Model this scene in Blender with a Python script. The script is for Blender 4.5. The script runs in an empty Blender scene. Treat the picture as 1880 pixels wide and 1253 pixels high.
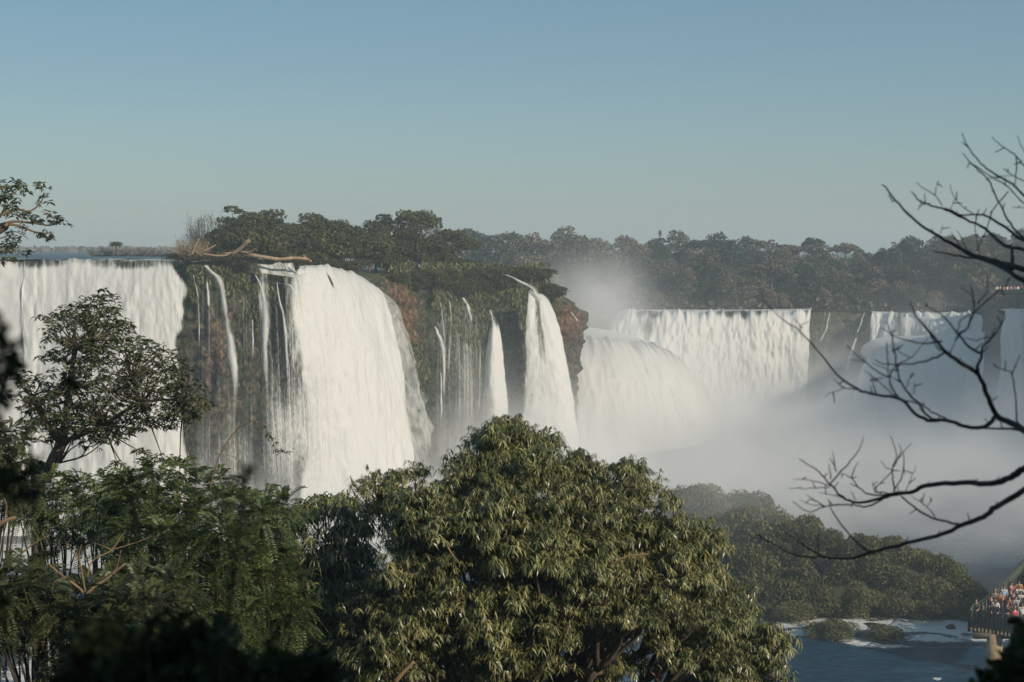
import bpy, math, random
import numpy as np
from mathutils import Vector
random.seed(7); RNG = np.random.default_rng(11)
S = 0.75                      # metres per surveyed metre for everything past the near bank
F = 2900.0                    # focal length in photo pixels
CAM = 27.0                    # eye height over the lower river
TH = math.atan(166.5 / F)
CT, ST = math.cos(TH), math.sin(TH)
PI = math.pi
scene = bpy.context.scene
COL = scene.collection

# ---------------------------------------------------------------- survey helpers
def P(px, py, Y):
    """point seen at photo pixel (px,py), Y metres ahead"""
    u = (px - 940.0) / F; v = (626.5 - py) / F
    dy = CT + v * ST; dz = -ST + v * CT
    k = Y / dy
    return np.array([u * k, Y, CAM + dz * k])
def Q(px, py, Y): return P(px, py, Y * S)
def PZ(px, Y, z):
    p = P(px, 600, Y); p[2] = z; return p
def to_px(p):
    p = np.asarray(p, float)
    x, y, z = p[..., 0], p[..., 1], p[..., 2] - CAM
    f = y * CT - z * ST; up = y * ST + z * CT
    return 940 + F * x / f, 626.5 - F * up / f

# ---------------------------------------------------------------- noise
def _h(ix, iy, iz, seed):
    n = (ix * 374761393 + iy * 668265263 + iz * 2147483647 + seed * 1442695041) & 0xffffffff
    n = ((n ^ (n >> 13)) * 1274126177) & 0xffffffff
    n = n ^ (n >> 16)
    return (n & 0xffff) / 65535.0
def vn(p, seed=0):
    p = np.asarray(p, float); i = np.floor(p).astype(np.int64); f = p - i; f = f * f * (3 - 2 * f)
    r = 0
    for a in (0, 1):
        for b in (0, 1):
            for c in (0, 1):
                w = (f[..., 0] if a else 1 - f[..., 0]) * (f[..., 1] if b else 1 - f[..., 1]) * (f[..., 2] if c else 1 - f[..., 2])
                r = r + w * _h(i[..., 0] + a, i[..., 1] + b, i[..., 2] + c, seed)
    return r
def fbm(p, o=4, seed=0):
    p = np.asarray(p, float); r = 0; a = .5
    for k in range(o):
        r = r + a * vn(p, seed + k); p = p * 2.03 + 7.1; a *= .5
    return r / (1 - .5 ** o)
def sstep(a, b, x):
    t = np.clip((x - a) / (b - a), 0, 1); return t * t * (3 - 2 * t)
def unit(v):
    v = np.asarray(v, float); return v / np.maximum(np.linalg.norm(v, axis=-1, keepdims=True), 1e-9)

# ---------------------------------------------------------------- mesh helpers
def mesh(name, V, faces, smooth=True, uv=None, attrs=None):
    """V (N,3); faces: list of (M,k) int arrays"""
    me = bpy.data.meshes.new(name)
    V = np.asarray(V, np.float32)
    me.vertices.add(len(V)); me.vertices.foreach_set('co', V.ravel())
    faces = [np.asarray(f, np.int32) for f in faces if len(f)]
    idx = np.concatenate([f.ravel() for f in faces])
    tot = np.concatenate([np.full(len(f), f.shape[1], np.int32) for f in faces])
    st = np.concatenate([[0], np.cumsum(tot)[:-1]]).astype(np.int32)
    me.loops.add(len(idx)); me.loops.foreach_set('vertex_index', idx)
    me.polygons.add(len(tot)); me.polygons.foreach_set('loop_start', st); me.polygons.foreach_set('loop_total', tot)
    if smooth: me.polygons.foreach_set('use_smooth', np.ones(len(tot), bool))
    if uv is not None:
        l = me.uv_layers.new(name='UVMap'); l.data.foreach_set('uv', np.asarray(uv, np.float32)[idx].ravel())
    for k, a in (attrs or {}).items():
        at = me.attributes.new(k, 'FLOAT', 'POINT'); at.data.foreach_set('value', np.asarray(a, np.float32))
    me.update(calc_edges=True); me.validate()
    return me
def obj(name, me, mat, parent=None, loc=None):
    o = bpy.data.objects.new(name, me); COL.objects.link(o)
    if mat is not None:
        if not len(me.materials): me.materials.append(mat)
    if parent is not None: o.parent = parent
    if loc is not None: o.location = loc
    return o
def tag(o, label, cat, group=None):
    o['label'] = label; o['category'] = cat
    if group: o['group'] = group
    return o
def thing(name, label, cat, loc=(0, 0, 0), rz=0, group=None, sc=1):
    o = bpy.data.objects.new(name, None); COL.objects.link(o); o.empty_display_size = .2
    o.location = loc; o.rotation_euler = (0, 0, rz); o.scale = (sc,) * 3 if np.isscalar(sc) else sc
    return tag(o, label, cat, group)
def struct(o): o['kind'] = 'structure'; return o
def stuff(o): o['kind'] = 'stuff'; return o
def dup(root, loc, rz, sc, label, group=None):
    r = root.copy(); COL.objects.link(r); r.location = loc; r.rotation_euler = (0, 0, rz); r.scale = (sc,) * 3 if np.isscalar(sc) else sc
    r['label'] = label
    if group: r['group'] = group
    for ch in root.children:
        c = ch.copy(); COL.objects.link(c); c.parent = r
        for g in ch.children:
            d = g.copy(); COL.objects.link(d); d.parent = c
    return r
def gridfaces(nr, nc):
    a = np.arange(nr * nc).reshape(nr, nc)
    return np.stack([a[:-1, :-1], a[:-1, 1:], a[1:, 1:], a[1:, :-1]], -1).reshape(-1, 4)

def tubes(name, chains, n=6, wob=0):
    """chains: list of (points (k,3), radii (k))"""
    V = []; Fq = []; Ft = []; b = 0
    for pts, rad in chains:
        pts = np.asarray(pts, float); rad = np.asarray(rad, float); k = len(pts)
        if k < 2: continue
        t = unit(np.gradient(pts, axis=0))
        up = np.array([0, 0, 1.]) if abs(t[0][2]) < .8 else np.array([1., 0, 0])
        n1 = unit(np.cross(t, up)); n2 = np.cross(t, n1)
        a = np.arange(n) * 2 * PI / n
        r = rad[:, None] * (1 + (wob * (RNG.random((k, n)) - .5) if wob else 0))
        ring = pts[:, None] + n1[:, None] * (np.cos(a)[None, :] * r)[..., None] + n2[:, None] * (np.sin(a)[None, :] * r)[..., None]
        V.append(ring.reshape(-1, 3))
        idx = np.arange(k * n).reshape(k, n) + b; nx = np.roll(idx, -1, 1)
        Fq.append(np.stack([idx[:-1], nx[:-1], nx[1:], idx[1:]], -1).reshape(-1, 4))
        V.append(pts[[0, -1]]); c0 = b + k * n
        Ft.append(np.stack([np.full(n, c0), nx[0], idx[0]], -1)); Ft.append(np.stack([np.full(n, c0 + 1), idx[-1], nx[-1]], -1))
        b += k * n + 2
    return mesh(name, np.concatenate(V), [np.concatenate(Fq), np.concatenate(Ft)])
def curve(pts, k=4):
    """catmull-rom resample"""
    p = np.asarray(pts, float); q = np.vstack([2 * p[0] - p[1], p, 2 * p[-1] - p[-2]]); out = []
    for i in range(len(p) - 1):
        a, b, c, d = q[i:i + 4]
        for j in range(k):
            t = j / k
            out.append(.5 * (2 * b + (c - a) * t + (2 * a - 5 * b + 4 * c - d) * t * t + (3 * b - a - 3 * c + d) * t ** 3))
    out.append(p[-1]); return np.array(out)

def leaves(kind, pos, d, nrm, L, W, droop=0.0):
    """pos,d,nrm (N,3); L,W (N) -> V, faces"""
    N = len(pos); d = unit(d); s = unit(np.cross(d, nrm)); nn = np.cross(s, d)
    L = np.broadcast_to(L, (N,)); W = np.broadcast_to(W, (N,))
    g = np.zeros((N, 3)); g[:, 2] = -1
    def at(t, w, fold=0.0):
        return pos + d * (L * t)[:, None] + g * (droop * L * t * t)[:, None] + s * (W * w)[:, None] + nn * (W * fold)[:, None]
    if kind == 'lance':
        V = np.stack([at(0, 0), at(.3, -.5, .12), at(.3, .5, .12), at(.68, -.42, .1), at(.68, .42, .1), at(1, 0)], 1)
        b = (np.arange(N) * 6)[:, None]
        return V.reshape(-1, 3), [b + np.array([[0, 2, 1]]), b + np.array([[3, 4, 5]]), b + np.array([[1, 2, 4, 3]])]
    if kind == 'oval':
        V = np.stack([at(0, 0), at(.5, -.5, .25), at(.5, .5, .25), at(1, 0)], 1)
        b = (np.arange(N) * 4)[:, None]
        return V.reshape(-1, 3), [b + np.array([[0, 3, 1]]), b + np.array([[0, 2, 3]])]
    V = np.stack([at(0, -.5), at(0, .5), at(1, .35), at(1, -.35)], 1)      # clump card
    b = (np.arange(N) * 4)[:, None]
    return V.reshape(-1, 3), [b + np.array([[0, 1, 2, 3]])]
def joinV(parts):
    Vs = []; Fs = {}; b = 0
    for V, fs in parts:
        Vs.append(V)
        for f in fs: Fs.setdefault(f.shape[1], []).append(f + b)
        b += len(V)
    return np.concatenate(Vs), [np.concatenate(v) for v in Fs.values()]
def rdir(N): return unit(RNG.normal(size=(N, 3)))

# ---------------------------------------------------------------- materials
def newmat(name):
    m = bpy.data.materials.new(name); m.use_nodes = True
    nt = m.node_tree; nt.nodes.clear()
    out = nt.nodes.new('ShaderNodeOutputMaterial'); return m, nt, out
class NB:
    def __init__(s, nt): s.nt = nt
    def n(s, t, **kw):
        o = s.nt.nodes.new(t)
        for k, v in kw.items(): setattr(o, k, v)
        return o
    def l(s, a, b): s.nt.links.new(a, b)
    def val(s, x, sock):
        if isinstance(x, (int, float)): sock.default_value = x
        else: s.l(x, sock)
    def math(s, op, a, b=0.0, clamp=False):
        o = s.n('ShaderNodeMath', operation=op, use_clamp=clamp); s.val(a, o.inputs[0]); s.val(b, o.inputs[1]); return o.outputs[0]
    def noise(s, vec, scale, detail=3, rough=.55, dim='3D'):
        o = s.n('ShaderNodeTexNoise', noise_dimensions=dim); s.l(vec, o.inputs['Vector'])
        o.inputs['Scale'].default_value = scale; o.inputs['Detail'].default_value = detail; o.inputs['Roughness'].default_value = rough
        return o.outputs['Fac']
    def map(s, vec, scale=(1, 1, 1), loc=(0, 0, 0)):
        o = s.n('ShaderNodeMapping'); s.l(vec, o.inputs[0]); o.inputs['Scale'].default_value = scale; o.inputs['Location'].default_value = loc; return o.outputs[0]
    def ramp(s, fac, stops):
        o = s.n('ShaderNodeValToRGB'); s.l(fac, o.inputs[0]); e = o.color_ramp.elements
        while len(e) < len(stops): e.new(.5)
        for i, (p, c) in enumerate(stops):
            e[i].position = p; e[i].color = (*c, 1) if len(c) == 3 else c
        return o.outputs[0]
    def mr(s, v, a, b, c=0, d=1, smooth=True):
        o = s.n('ShaderNodeMapRange', interpolation_type='SMOOTHSTEP' if smooth else 'LINEAR')
        s.val(v, o.inputs[0])
        for i, x in zip((1, 2, 3, 4), (a, b, c, d)): s.val(x, o.inputs[i])
        return o.outputs[0]
    def mix(s, f, a, b):
        o = s.n('ShaderNodeMix', data_type='RGBA'); s.val(f, o.inputs[0])
        for x, i in ((a, 6), (b, 7)):
            if isinstance(x, tuple): o.inputs[i].default_value = (*x, 1)
            else: s.l(x, o.inputs[i])
        return o.outputs[2]
def foliage(name, cols, scale=2.0, rough=.5, trans=.25, spec=.3, vary=.0):
    m, nt, out = newmat(name); b = NB(nt)
    tc = b.n('ShaderNodeTexCoord').outputs['Object']
    f = b.noise(tc, scale, 2, .7)
    g = b.n('ShaderNodeNewGeometry').outputs['Random Per Island']
    f = b.math('ADD', b.math('MULTIPLY', f, .8), b.math('MULTIPLY', g, .5))
    if vary:
        oi = b.n('ShaderNodeObjectInfo').outputs['Random']
        f = b.math('ADD', f, b.math('MULTIPLY', b.math('SUBTRACT', oi, .5), vary))
    n = len(cols); c = b.ramp(f, [(.3 + .6 * i / (n - 1), k) for i, k in enumerate(cols)])
    p = b.n('ShaderNodeBsdfPrincipled'); b.l(c, p.inputs['Base Color']); p.inputs['Roughness'].default_value = rough
    p.inputs['Specular IOR Level'].default_value = spec
    if trans:
        t = b.n('ShaderNodeBsdfTranslucent'); b.l(c, t.inputs['Color'])
        mx = b.n('ShaderNodeMixShader'); mx.inputs[0].default_value = trans; b.l(p.outputs[0], mx.inputs[1]); b.l(t.outputs[0], mx.inputs[2]); b.l(mx.outputs[0], out.inputs[0])
    else: b.l(p.outputs[0], out.inputs[0])
    return m
def bark(name, c1, c2, scale=8, rough=.85):
    m, nt, out = newmat(name); b = NB(nt)
    tc = b.n('ShaderNodeTexCoord').outputs['Object']
    f = b.noise(b.map(tc, (1, 1, .35)), scale, 4, .65)
    p = b.n('ShaderNodeBsdfPrincipled'); b.l(b.ramp(f, [(.3, c1), (.7, c2)]), p.inputs['Base Color']); p.inputs['Roughness'].default_value = rough
    bp = b.n('ShaderNodeBump'); bp.inputs['Strength'].default_value = .5; bp.inputs['Distance'].default_value = .02; b.l(f, bp.inputs['Height']); b.l(bp.outputs[0], p.inputs['Normal'])
    b.l(p.outputs[0], out.inputs[0]); return m
def plain(name, c, rough=.7, var=.15, scale=6):
    m, nt, out = newmat(name); b = NB(nt)
    tc = b.n('ShaderNodeTexCoord').outputs['Object']; f = b.noise(tc, scale, 3)
    p = b.n('ShaderNodeBsdfPrincipled')
    b.l(b.ramp(f, [(.3, tuple(x * (1 - var) for x in c)), (.7, tuple(min(1, x * (1 + var)) for x in c))]), p.inputs['Base Color'])
    p.inputs['Roughness'].default_value = rough; b.l(p.outputs[0], out.inputs[0]); return m

def water_fall_mat(name, thick=(.76, .75, .715), thin=(.34, .36, .32), su=1.0, sv=.11, warp=1.0, fine=4.0, cut=(.0, .4), alpha_on=True, grain=4.5, amax=1.0, soft=.3):
    """falling white water: streaks run down the sheet; attribute den sets how much water covers the rock"""
    m, nt, out = newmat(name); b = NB(nt)
    uv = b.n('ShaderNodeUVMap').outputs[0]
    den = b.n('ShaderNodeAttribute', attribute_name='den').outputs['Fac']
    obc = b.n('ShaderNodeTexCoord').outputs['Object']
    w = b.noise(b.map(obc, (.5, .5, .25)), 1.0, 2)
    comb = b.n('ShaderNodeVectorMath', operation='ADD'); b.l(uv, comb.inputs[0])
    wv = b.n('ShaderNodeCombineXYZ'); b.l(b.math('MULTIPLY', b.math('SUBTRACT', w, .5), warp), wv.inputs[0]); b.l(b.math('MULTIPLY', w, warp * 2), wv.inputs[1]); b.l(wv.outputs[0], comb.inputs[1])
    uvw = comb.outputs[0]
    s1 = b.noise(b.map(uvw, (su, sv, 1)), 1.0, 4, .6)
    s2 = b.noise(b.map(uvw, (su * fine, sv * fine * .8, 1)), 1.0, 3, .6)
    bl = b.noise(b.map(uvw, (.35, .12, 1), (3, 7, 0)), 1.0, 3, .6)
    s3 = b.noise(b.map(uvw, (grain, grain * .28, 1)), 1.0, 3, .65)
    s = b.math('ADD', b.math('ADD', b.math('MULTIPLY', s1, .42), b.math('MULTIPLY', s2, .3)), b.math('ADD', b.math('MULTIPLY', bl, .35), b.math('MULTIPLY', s3, .33)))
    s = b.math('SUBTRACT', s, .2)
    cov = b.math('SUBTRACT', b.math('ADD', s, den), 1.0)          # >0 where there is water
    k = b.mr(cov, -.02, cut[1])
    body = b.ramp(s, [(.34, tuple(x * .86 for x in thick)), (.47, tuple(x * .97 for x in thick)), (.56, thick)])
    col = b.mix(k, thin, body)
    p = b.n('ShaderNodeBsdfPrincipled'); b.l(col, p.inputs['Base Color']); p.inputs['Roughness'].default_value = .55; p.inputs['Specular IOR Level'].default_value = .25
    bp = b.n('ShaderNodeBump'); bp.inputs['Strength'].default_value = .25; bp.inputs['Distance'].default_value = .2; b.l(b.math('ADD', b.math('MULTIPLY', s3, .5), b.math('MULTIPLY', b.noise(b.map(uvw, (.9, .45, 1), (5, 1, 0)), 1.0, 5, .65), 1.2)), bp.inputs['Height']); b.l(bp.outputs[0], p.inputs['Normal'])
    t = b.n('ShaderNodeBsdfTranslucent'); b.l(col, t.inputs['Color'])
    mx = b.n('ShaderNodeMixShader'); mx.inputs[0].default_value = .2; b.l(p.outputs[0], mx.inputs[1]); b.l(t.outputs[0], mx.inputs[2])
    if alpha_on:
        tr = b.n('ShaderNodeBsdfTransparent'); a = b.mr(cov, -.04, soft, 0, amax)
        m2 = b.n('ShaderNodeMixShader'); b.l(a, m2.inputs[0]); b.l(tr.outputs[0], m2.inputs[1]); b.l(mx.outputs[0], m2.inputs[2]); b.l(m2.outputs[0], out.inputs[0])
    else: b.l(mx.outputs[0], out.inputs[0])
    return m

M = {}
M['fall'] = water_fall_mat('falling_water')
M['fall_far'] = water_fall_mat('falling_water_far', su=.9, sv=.05, warp=1.2, fine=3.5, thin=(.30, .33, .29), cut=(0, .5), grain=2.2)
M['veil'] = water_fall_mat('thin_falling_water', su=3.2, sv=.035, warp=.25, fine=2.2, thin=(.5, .52, .48), cut=(0, .25), grain=7)
M['spray'] = water_fall_mat('falling_spray', su=.9, sv=.25, warp=1.5, fine=4, thick=(.62, .62, .6), thin=(.4, .42, .4), amax=.8, soft=.4, grain=3)

# ================================================================ SETTING
# ---- cliff rock
def cliff_mat():
    m, nt, out = newmat('mossy_rock'); b = NB(nt)
    tc = b.n('ShaderNodeTexCoord').outputs['Object']
    tint = b.n('ShaderNodeAttribute', attribute_name='tint').outputs['Fac']
    lush = b.n('ShaderNodeAttribute', attribute_name='lush').outputs['Fac']
    n1 = b.noise(b.map(tc, (1.6, 1.6, .16)), .7, 5, .65)
    n2 = b.noise(b.map(tc, (1, 1, .5)), 2.2, 5, .7)
    n3 = b.noise(tc, 7, 3, .7)
    rock = b.ramp(n2, [(.36, (.018, .016, .013)), (.5, (.09, .075, .052)), (.66, (.26, .21, .145))])
    ora = b.ramp(n2, [(.36, (.04, .028, .018)), (.47, (.14, .08, .042)), (.58, (.24, .14, .075)), (.7, (.42, .33, .22))])
    moss = b.ramp(n3, [(.3, (.012, .017, .008)), (.52, (.05, .065, .024)), (.68, (.13, .14, .055))])
    a = b.mr(b.math('ADD', tint, b.math('MULTIPLY', b.math('SUBTRACT', b.math('ADD', b.math('MULTIPLY', n1, .6), b.math('MULTIPLY', n2, .4)), .5), 2.4)), .42, .62)
    c = b.mix(a, rock, ora)
    g = b.mr(b.math('ADD', lush, b.math('MULTIPLY', b.math('SUBTRACT', b.math('ADD', b.math('MULTIPLY', n1, .5), b.math('MULTIPLY', n2, .5)), .5), -3.2)), .46, .62)
    c = b.mix(g, c, moss)
    wet = b.noise(b.map(tc, (2.4, 2.4, .07)), 1.0, 3, .6); c = b.mix(b.mr(wet, .5, .66, 0, .75), c, (.012, .012, .010))
    crack = b.noise(b.map(tc, (.35, .35, 1.7)), 1.3, 3, .6); c = b.mix(b.mr(crack, .58, .68, 0, .6), c, (.015, .013, .011))
    p = b.n('ShaderNodeBsdfPrincipled'); b.l(c, p.inputs['Base Color']); p.inputs['Roughness'].default_value = .75
    bp = b.n('ShaderNodeBump'); bp.inputs['Strength'].default_value = 1.0; bp.inputs['Distance'].default_value = .45
    b.l(b.math('ADD', n2, b.math('MULTIPLY', n3, .4)), bp.inputs['Height']); b.l(bp.outputs[0], p.inputs['Normal'])
    b.l(p.outputs[0], out.inputs[0]); return m
M['cliff'] = cliff_mat()
def cliff(name, top, bot, mat, nu, nv, amp=1.0, orange=(), lushf=None, seed=3, back=60):
    """top, bot: polylines of world points (same count); face between them with relief, and the flat ground behind the rim"""
    top = np.array(top); bot = np.array(bot); n = len(top)
    seg = np.concatenate([[0], np.cumsum(np.linalg.norm(np.diff(top[:, :2], axis=0), axis=1) + .01)]); u = np.linspace(0, seg[-1], nu)
    T = np.stack([np.interp(u, seg, top[:, i]) for i in range(3)], -1); B = np.stack([np.interp(u, seg, bot[:, i]) for i in range(3)], -1)
    r = np.linspace(0, 1, nv)[:, None, None]
    G = T[None] * (1 - r) + B[None] * r
    tan = unit(np.gradient(T[:, :2], axis=0)); nr = np.stack([tan[:, 1], -tan[:, 0]], -1)      # outwards (towards the camera side)
    q = G * np.array([1, 1, .22])
    rel = (fbm(q * .22, 4, seed) - .5) * 3.2 + (fbm(q * .8, 4, seed + 9) - .5) * 1.5 + (fbm(G * 1.2, 3, seed + 5) - .5) * .8
    rel = rel + (fbm(np.stack([G[..., 0] * .12, G[..., 1] * .12, G[..., 2] * .75], -1), 3, seed + 13) - .5) * 2.4 + (fbm(G * 2.6, 3, seed + 15) - .5) * .9
    rel = rel * amp * sstep(0, .06, r[..., 0]) - .9 * (1 - sstep(0, .08, r[..., 0]))
    G[..., 0] += nr[None, :, 0] * rel; G[..., 1] += nr[None, :, 1] * rel
    G[0, :, 2] += (fbm(T * .4, 3, seed) - .5) * .5
    px, py = to_px(G)
    tint = np.zeros(px.shape)
    for (ox, oy, rx, ry, a) in orange: tint += a * np.exp(-((px - ox) / rx) ** 2 - ((py - oy) / ry) ** 2)
    lush = lushf(px, py, r[..., 0] + 0 * px) if lushf else np.full(px.shape, .5)
    V = G.reshape(-1, 3); Fq = gridfaces(nv, nu)[:, ::-1]
    # ground behind the rim
    K = 8; rows = []
    for k in range(1, K + 1):
        b = T.copy(); b[:, 0] -= nr[:, 0] * (.9 + back * (k / K) ** 1.5) * .25; b[:, 1] = T[:, 1] + back * (k / K) ** 1.5; b[:, 2] = T[:, 2] + (fbm(b * .2, 2, 4) - .5) * .6; rows.append(b)
    V = np.concatenate([V, np.concatenate(rows)]); base = nu * nv
    a = np.vstack([np.arange(nu)[None], base + np.arange(K * nu).reshape(K, nu)])
    Fb = np.stack([a[:-1, :-1], a[:-1, 1:], a[1:, 1:], a[1:, :-1]], -1).reshape(-1, 4)
    z = np.zeros(K * nu)
    return obj(name, mesh(name, V, [Fq, Fb], attrs={'tint': np.concatenate([tint.ravel(), z]), 'lush': np.concatenate([lush.ravel(), z + .9])}), mat)

RIM = [(-420, 483, 200, 201), (0, 483, 200, 199), (150, 484, 199, 198), (320, 486, 198, 197), (350, 482, 197, 196), (385, 478, 197, 195), (430, 476, 198, 196), (470, 484, 200, 197),
       (530, 490, 205, 199), (590, 492, 209, 202), (650, 500, 216, 207), (690, 505, 222, 212), (730, 500, 228, 219), (780, 505, 236, 229), (840, 512, 246, 240), (900, 515, 250, 243),
       (950, 520, 250, 242), (1000, 535, 254, 247), (1045, 546, 260, 256), (1068, 556, 268, 268), (1060, 560, 285, 285), (1000, 560, 305, 305)]
BOTPX = [-420, 0, 150, 320, 350, 385, 430, 470, 530, 590, 650, 690, 760, 820, 850, 905, 960, 985, 1025, 1042, 1040, 1000]
top = [Q(a, b, c) for a, b, c, d in RIM]
bot = [PZ(x, r[3] * S, -1.0) for x, r in zip(BOTPX, RIM)]
def lush_main(px, py, r):
    v = .55 + .25 * np.exp(-((px - 840) / 90) ** 2) + .25 * (1 - sstep(0, .25, r))
    v -= .45 * np.exp(-((px - 395) / 22) ** 2 - ((py - 660) / 90) ** 2) + .6 * np.exp(-((px - 735) / 38) ** 2 - ((py - 560) / 70) ** 2)
    v -= .5 * np.exp(-((px - 1050) / 28) ** 2 - ((py - 590) / 60) ** 2) + .3 * np.exp(-((px - 960) / 20) ** 2 - ((py - 700) / 30) ** 2)
    return v
struct(cliff('cliff', top, bot, M['cliff'], 900, 130, 1.0,
             [(392, 640, 26, 90, .75), (430, 590, 12, 45, .6), (735, 560, 34, 75, 1.1), (760, 640, 28, 60, .7), (1045, 585, 34, 45, 1.1), (895, 550, 12, 12, .8), (955, 700, 14, 18, .7), (8, 600, 10, 30, .6), (700, 500, 20, 30, .9)], lush_main, 3, 34))

FRIM = [(900, 576, 372), (1060, 575, 362), (1130, 574, 358), (1250, 574, 356), (1400, 574, 358), (1500, 572, 358), (1530, 570, 360), (1590, 570, 360), (1640, 574, 356), (1720, 577, 350), (1800, 574, 345),
        (1822, 560, 338), (1850, 570, 325), (1900, 572, 312), (1980, 570, 290), (2080, 565, 262)]
ftop = [Q(a, b, c) for a, b, c in FRIM]
fbot = [PZ(a, (c - 3) * S, -1.0) for a, b, c in FRIM]
struct(cliff('far_cliff', ftop, fbot, M['cliff'], 500, 70, .9, [(1560, 590, 50, 25, .55), (1600, 640, 50, 15, .45)], lambda px, py, r: .5 + .2 * (1 - r), 21, 6))

# ---- far terrain (rises behind the far falls), one sheet to the horizon
def soil_mat(name, c1, c2, sc=.15):
    m, nt, out = newmat(name); b = NB(nt); tc = b.n('ShaderNodeTexCoord').outputs['Object']
    p = b.n('ShaderNodeBsdfPrincipled'); b.l(b.ramp(b.noise(tc, sc, 5, .7), [(.3, c1), (.7, c2)]), p.inputs['Base Color']); p.inputs['Roughness'].default_value = .9
    b.l(p.outputs[0], out.inputs[0]); return m
M['soil'] = soil_mat('forest_floor', (.02, .028, .012), (.06, .055, .03))
def rim_y(X):
    X = np.asarray(X, float); pts = np.array(ftop)[:15]
    return np.interp(X, pts[:, 0], pts[:, 1])
def far_z(X, Y):
    z0 = ftop[4][2] + .15
    t = Y - rim_y(X)
    return z0 + np.clip(t, 0, None) * 0 + 7.5 * sstep(4, 85, t) * sstep(-35, 10, X) + (fbm(np.stack([X * .03, Y * .03, 0 * X], -1), 3, 8) - .5) * 1.6 * sstep(5, 30, t)
xs = np.concatenate([np.linspace(-900, -150, 14), np.linspace(-120, 190, 110), np.linspace(230, 900, 14)])
ts = np.concatenate([np.linspace(2, 110, 50), np.geomspace(125, 1400, 14)])
X, T_ = np.meshgrid(xs, ts); Y = rim_y(X) + T_ ; Zf = far_z(X, Y)
Zf = np.where(X < -25, np.minimum(Zf, 22.4), Zf)
struct(obj('far_terrain', mesh('far_terrain', np.stack([X, Y, Zf], -1).reshape(-1, 3), [gridfaces(*X.shape)]), M['soil']))

# ---- near bank under the camera falling to the river, and the canyon wall to the right of the view
def bank_z(X, Y):
    z = 25.3 - .62 * np.clip(Y - 1.0, 0, None) + (fbm(np.stack([X * .15, Y * .15, 0 * X], -1), 3, 2) - .5) * 1.2 * sstep(2, 8, Y)
    z = np.where(Y < 1, 25.3 + .05 * (1 - Y) , z)
    return np.maximum(z, -3)
X, Y = np.meshgrid(np.linspace(-160, 160, 120), np.concatenate([np.linspace(-120, -4, 10), np.linspace(-2, 60, 60)]))
struct(obj('near_bank', mesh('near_bank', np.stack([X, Y, bank_z(X, Y)], -1).reshape(-1, 3), [gridfaces(*X.shape)]), M['soil']))
def hill_z(X, Y):
    a = X - (.345 * Y + 9)                           # distance right of the view's edge
    zt = 3 + 51 * sstep(96, 172, Y) * sstep(2, 45, a) + (fbm(np.stack([X * .09, Y * .09, 0 * X], -1), 3, 15) - .5) * 9 * sstep(105, 140, Y) * sstep(0, 20, a)
    return -2 + (zt + 2) * sstep(0, 10, a) + (fbm(np.stack([X * .08, Y * .08, 0 * X], -1), 4, 5) - .5) * 3 * sstep(2, 12, a)
X, Y = np.meshgrid(np.linspace(20, 420, 130), np.linspace(60, 262, 80))
struct(obj('canyon_hill', mesh('canyon_hill', np.stack([X, Y, hill_z(X, Y)], -1).reshape(-1, 3), [gridfaces(*X.shape)]), M['soil']))

# ---- upper river behind the left curtain
def river_mat(name, deep, foamc=(.75, .76, .74), bs=.35, rough=.12, ws=(1, 1, 1)):
    m, nt, out = newmat(name); b = NB(nt); tc = b.n('ShaderNodeTexCoord').outputs['Object']
    foam = b.n('ShaderNodeAttribute', attribute_name='foam').outputs['Fac']
    w = b.map(tc, ws)
    n1 = b.noise(w, .9, 5, .65); n2 = b.noise(w, 3.5, 4, .7)
    f = b.mr(b.math('ADD', foam, b.math('MULTIPLY', b.math('SUBTRACT', b.math('ADD', b.math('MULTIPLY', n1, .5), b.math('MULTIPLY', n2, .5)), .5), 2.6)), .45, .8)
    c = b.mix(b.mr(n1, .3, .7), tuple(x * .6 for x in deep), tuple(x * 1.4 for x in deep))
    c = b.mix(f, c, foamc)
    p = b.n('ShaderNodeBsdfPrincipled'); b.l(c, p.inputs['Base Color'])
    b.l(b.mr(f, 0, 1, rough, .7), p.inputs['Roughness']); p.inputs['IOR'].default_value = 1.33; p.inputs['Specular IOR Level'].default_value = .3
    bp = b.n('ShaderNodeBump'); bp.inputs['Strength'].default_value = bs; bp.inputs['Distance'].default_value = .5
    b.l(b.math('ADD', n1, b.math('MULTIPLY', n2, .35)), bp.inputs['Height']); b.l(bp.outputs[0], p.inputs['Normal'])
    b.l(p.outputs[0], out.inputs[0]); return m
M['upper'] = river_mat('upper_river_water', (.02, .035, .035), bs=.3, rough=.35, ws=(.5, .12, 1))
zu = top[1][2] + .35
X, Y = np.meshgrid(np.linspace(-500, -36, 60), np.concatenate([np.linspace(148.6, 175, 20), np.linspace(180, 700, 20)]))
fo = .25 * (1 - sstep(149, 154, Y)) + .05
struct(obj('upper_river', mesh('upper_river', np.stack([X, Y, zu + 0 * X], -1).reshape(-1, 3), [gridfaces(*X.shape)], attrs={'foam': fo.ravel()}), M['upper']))

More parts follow.
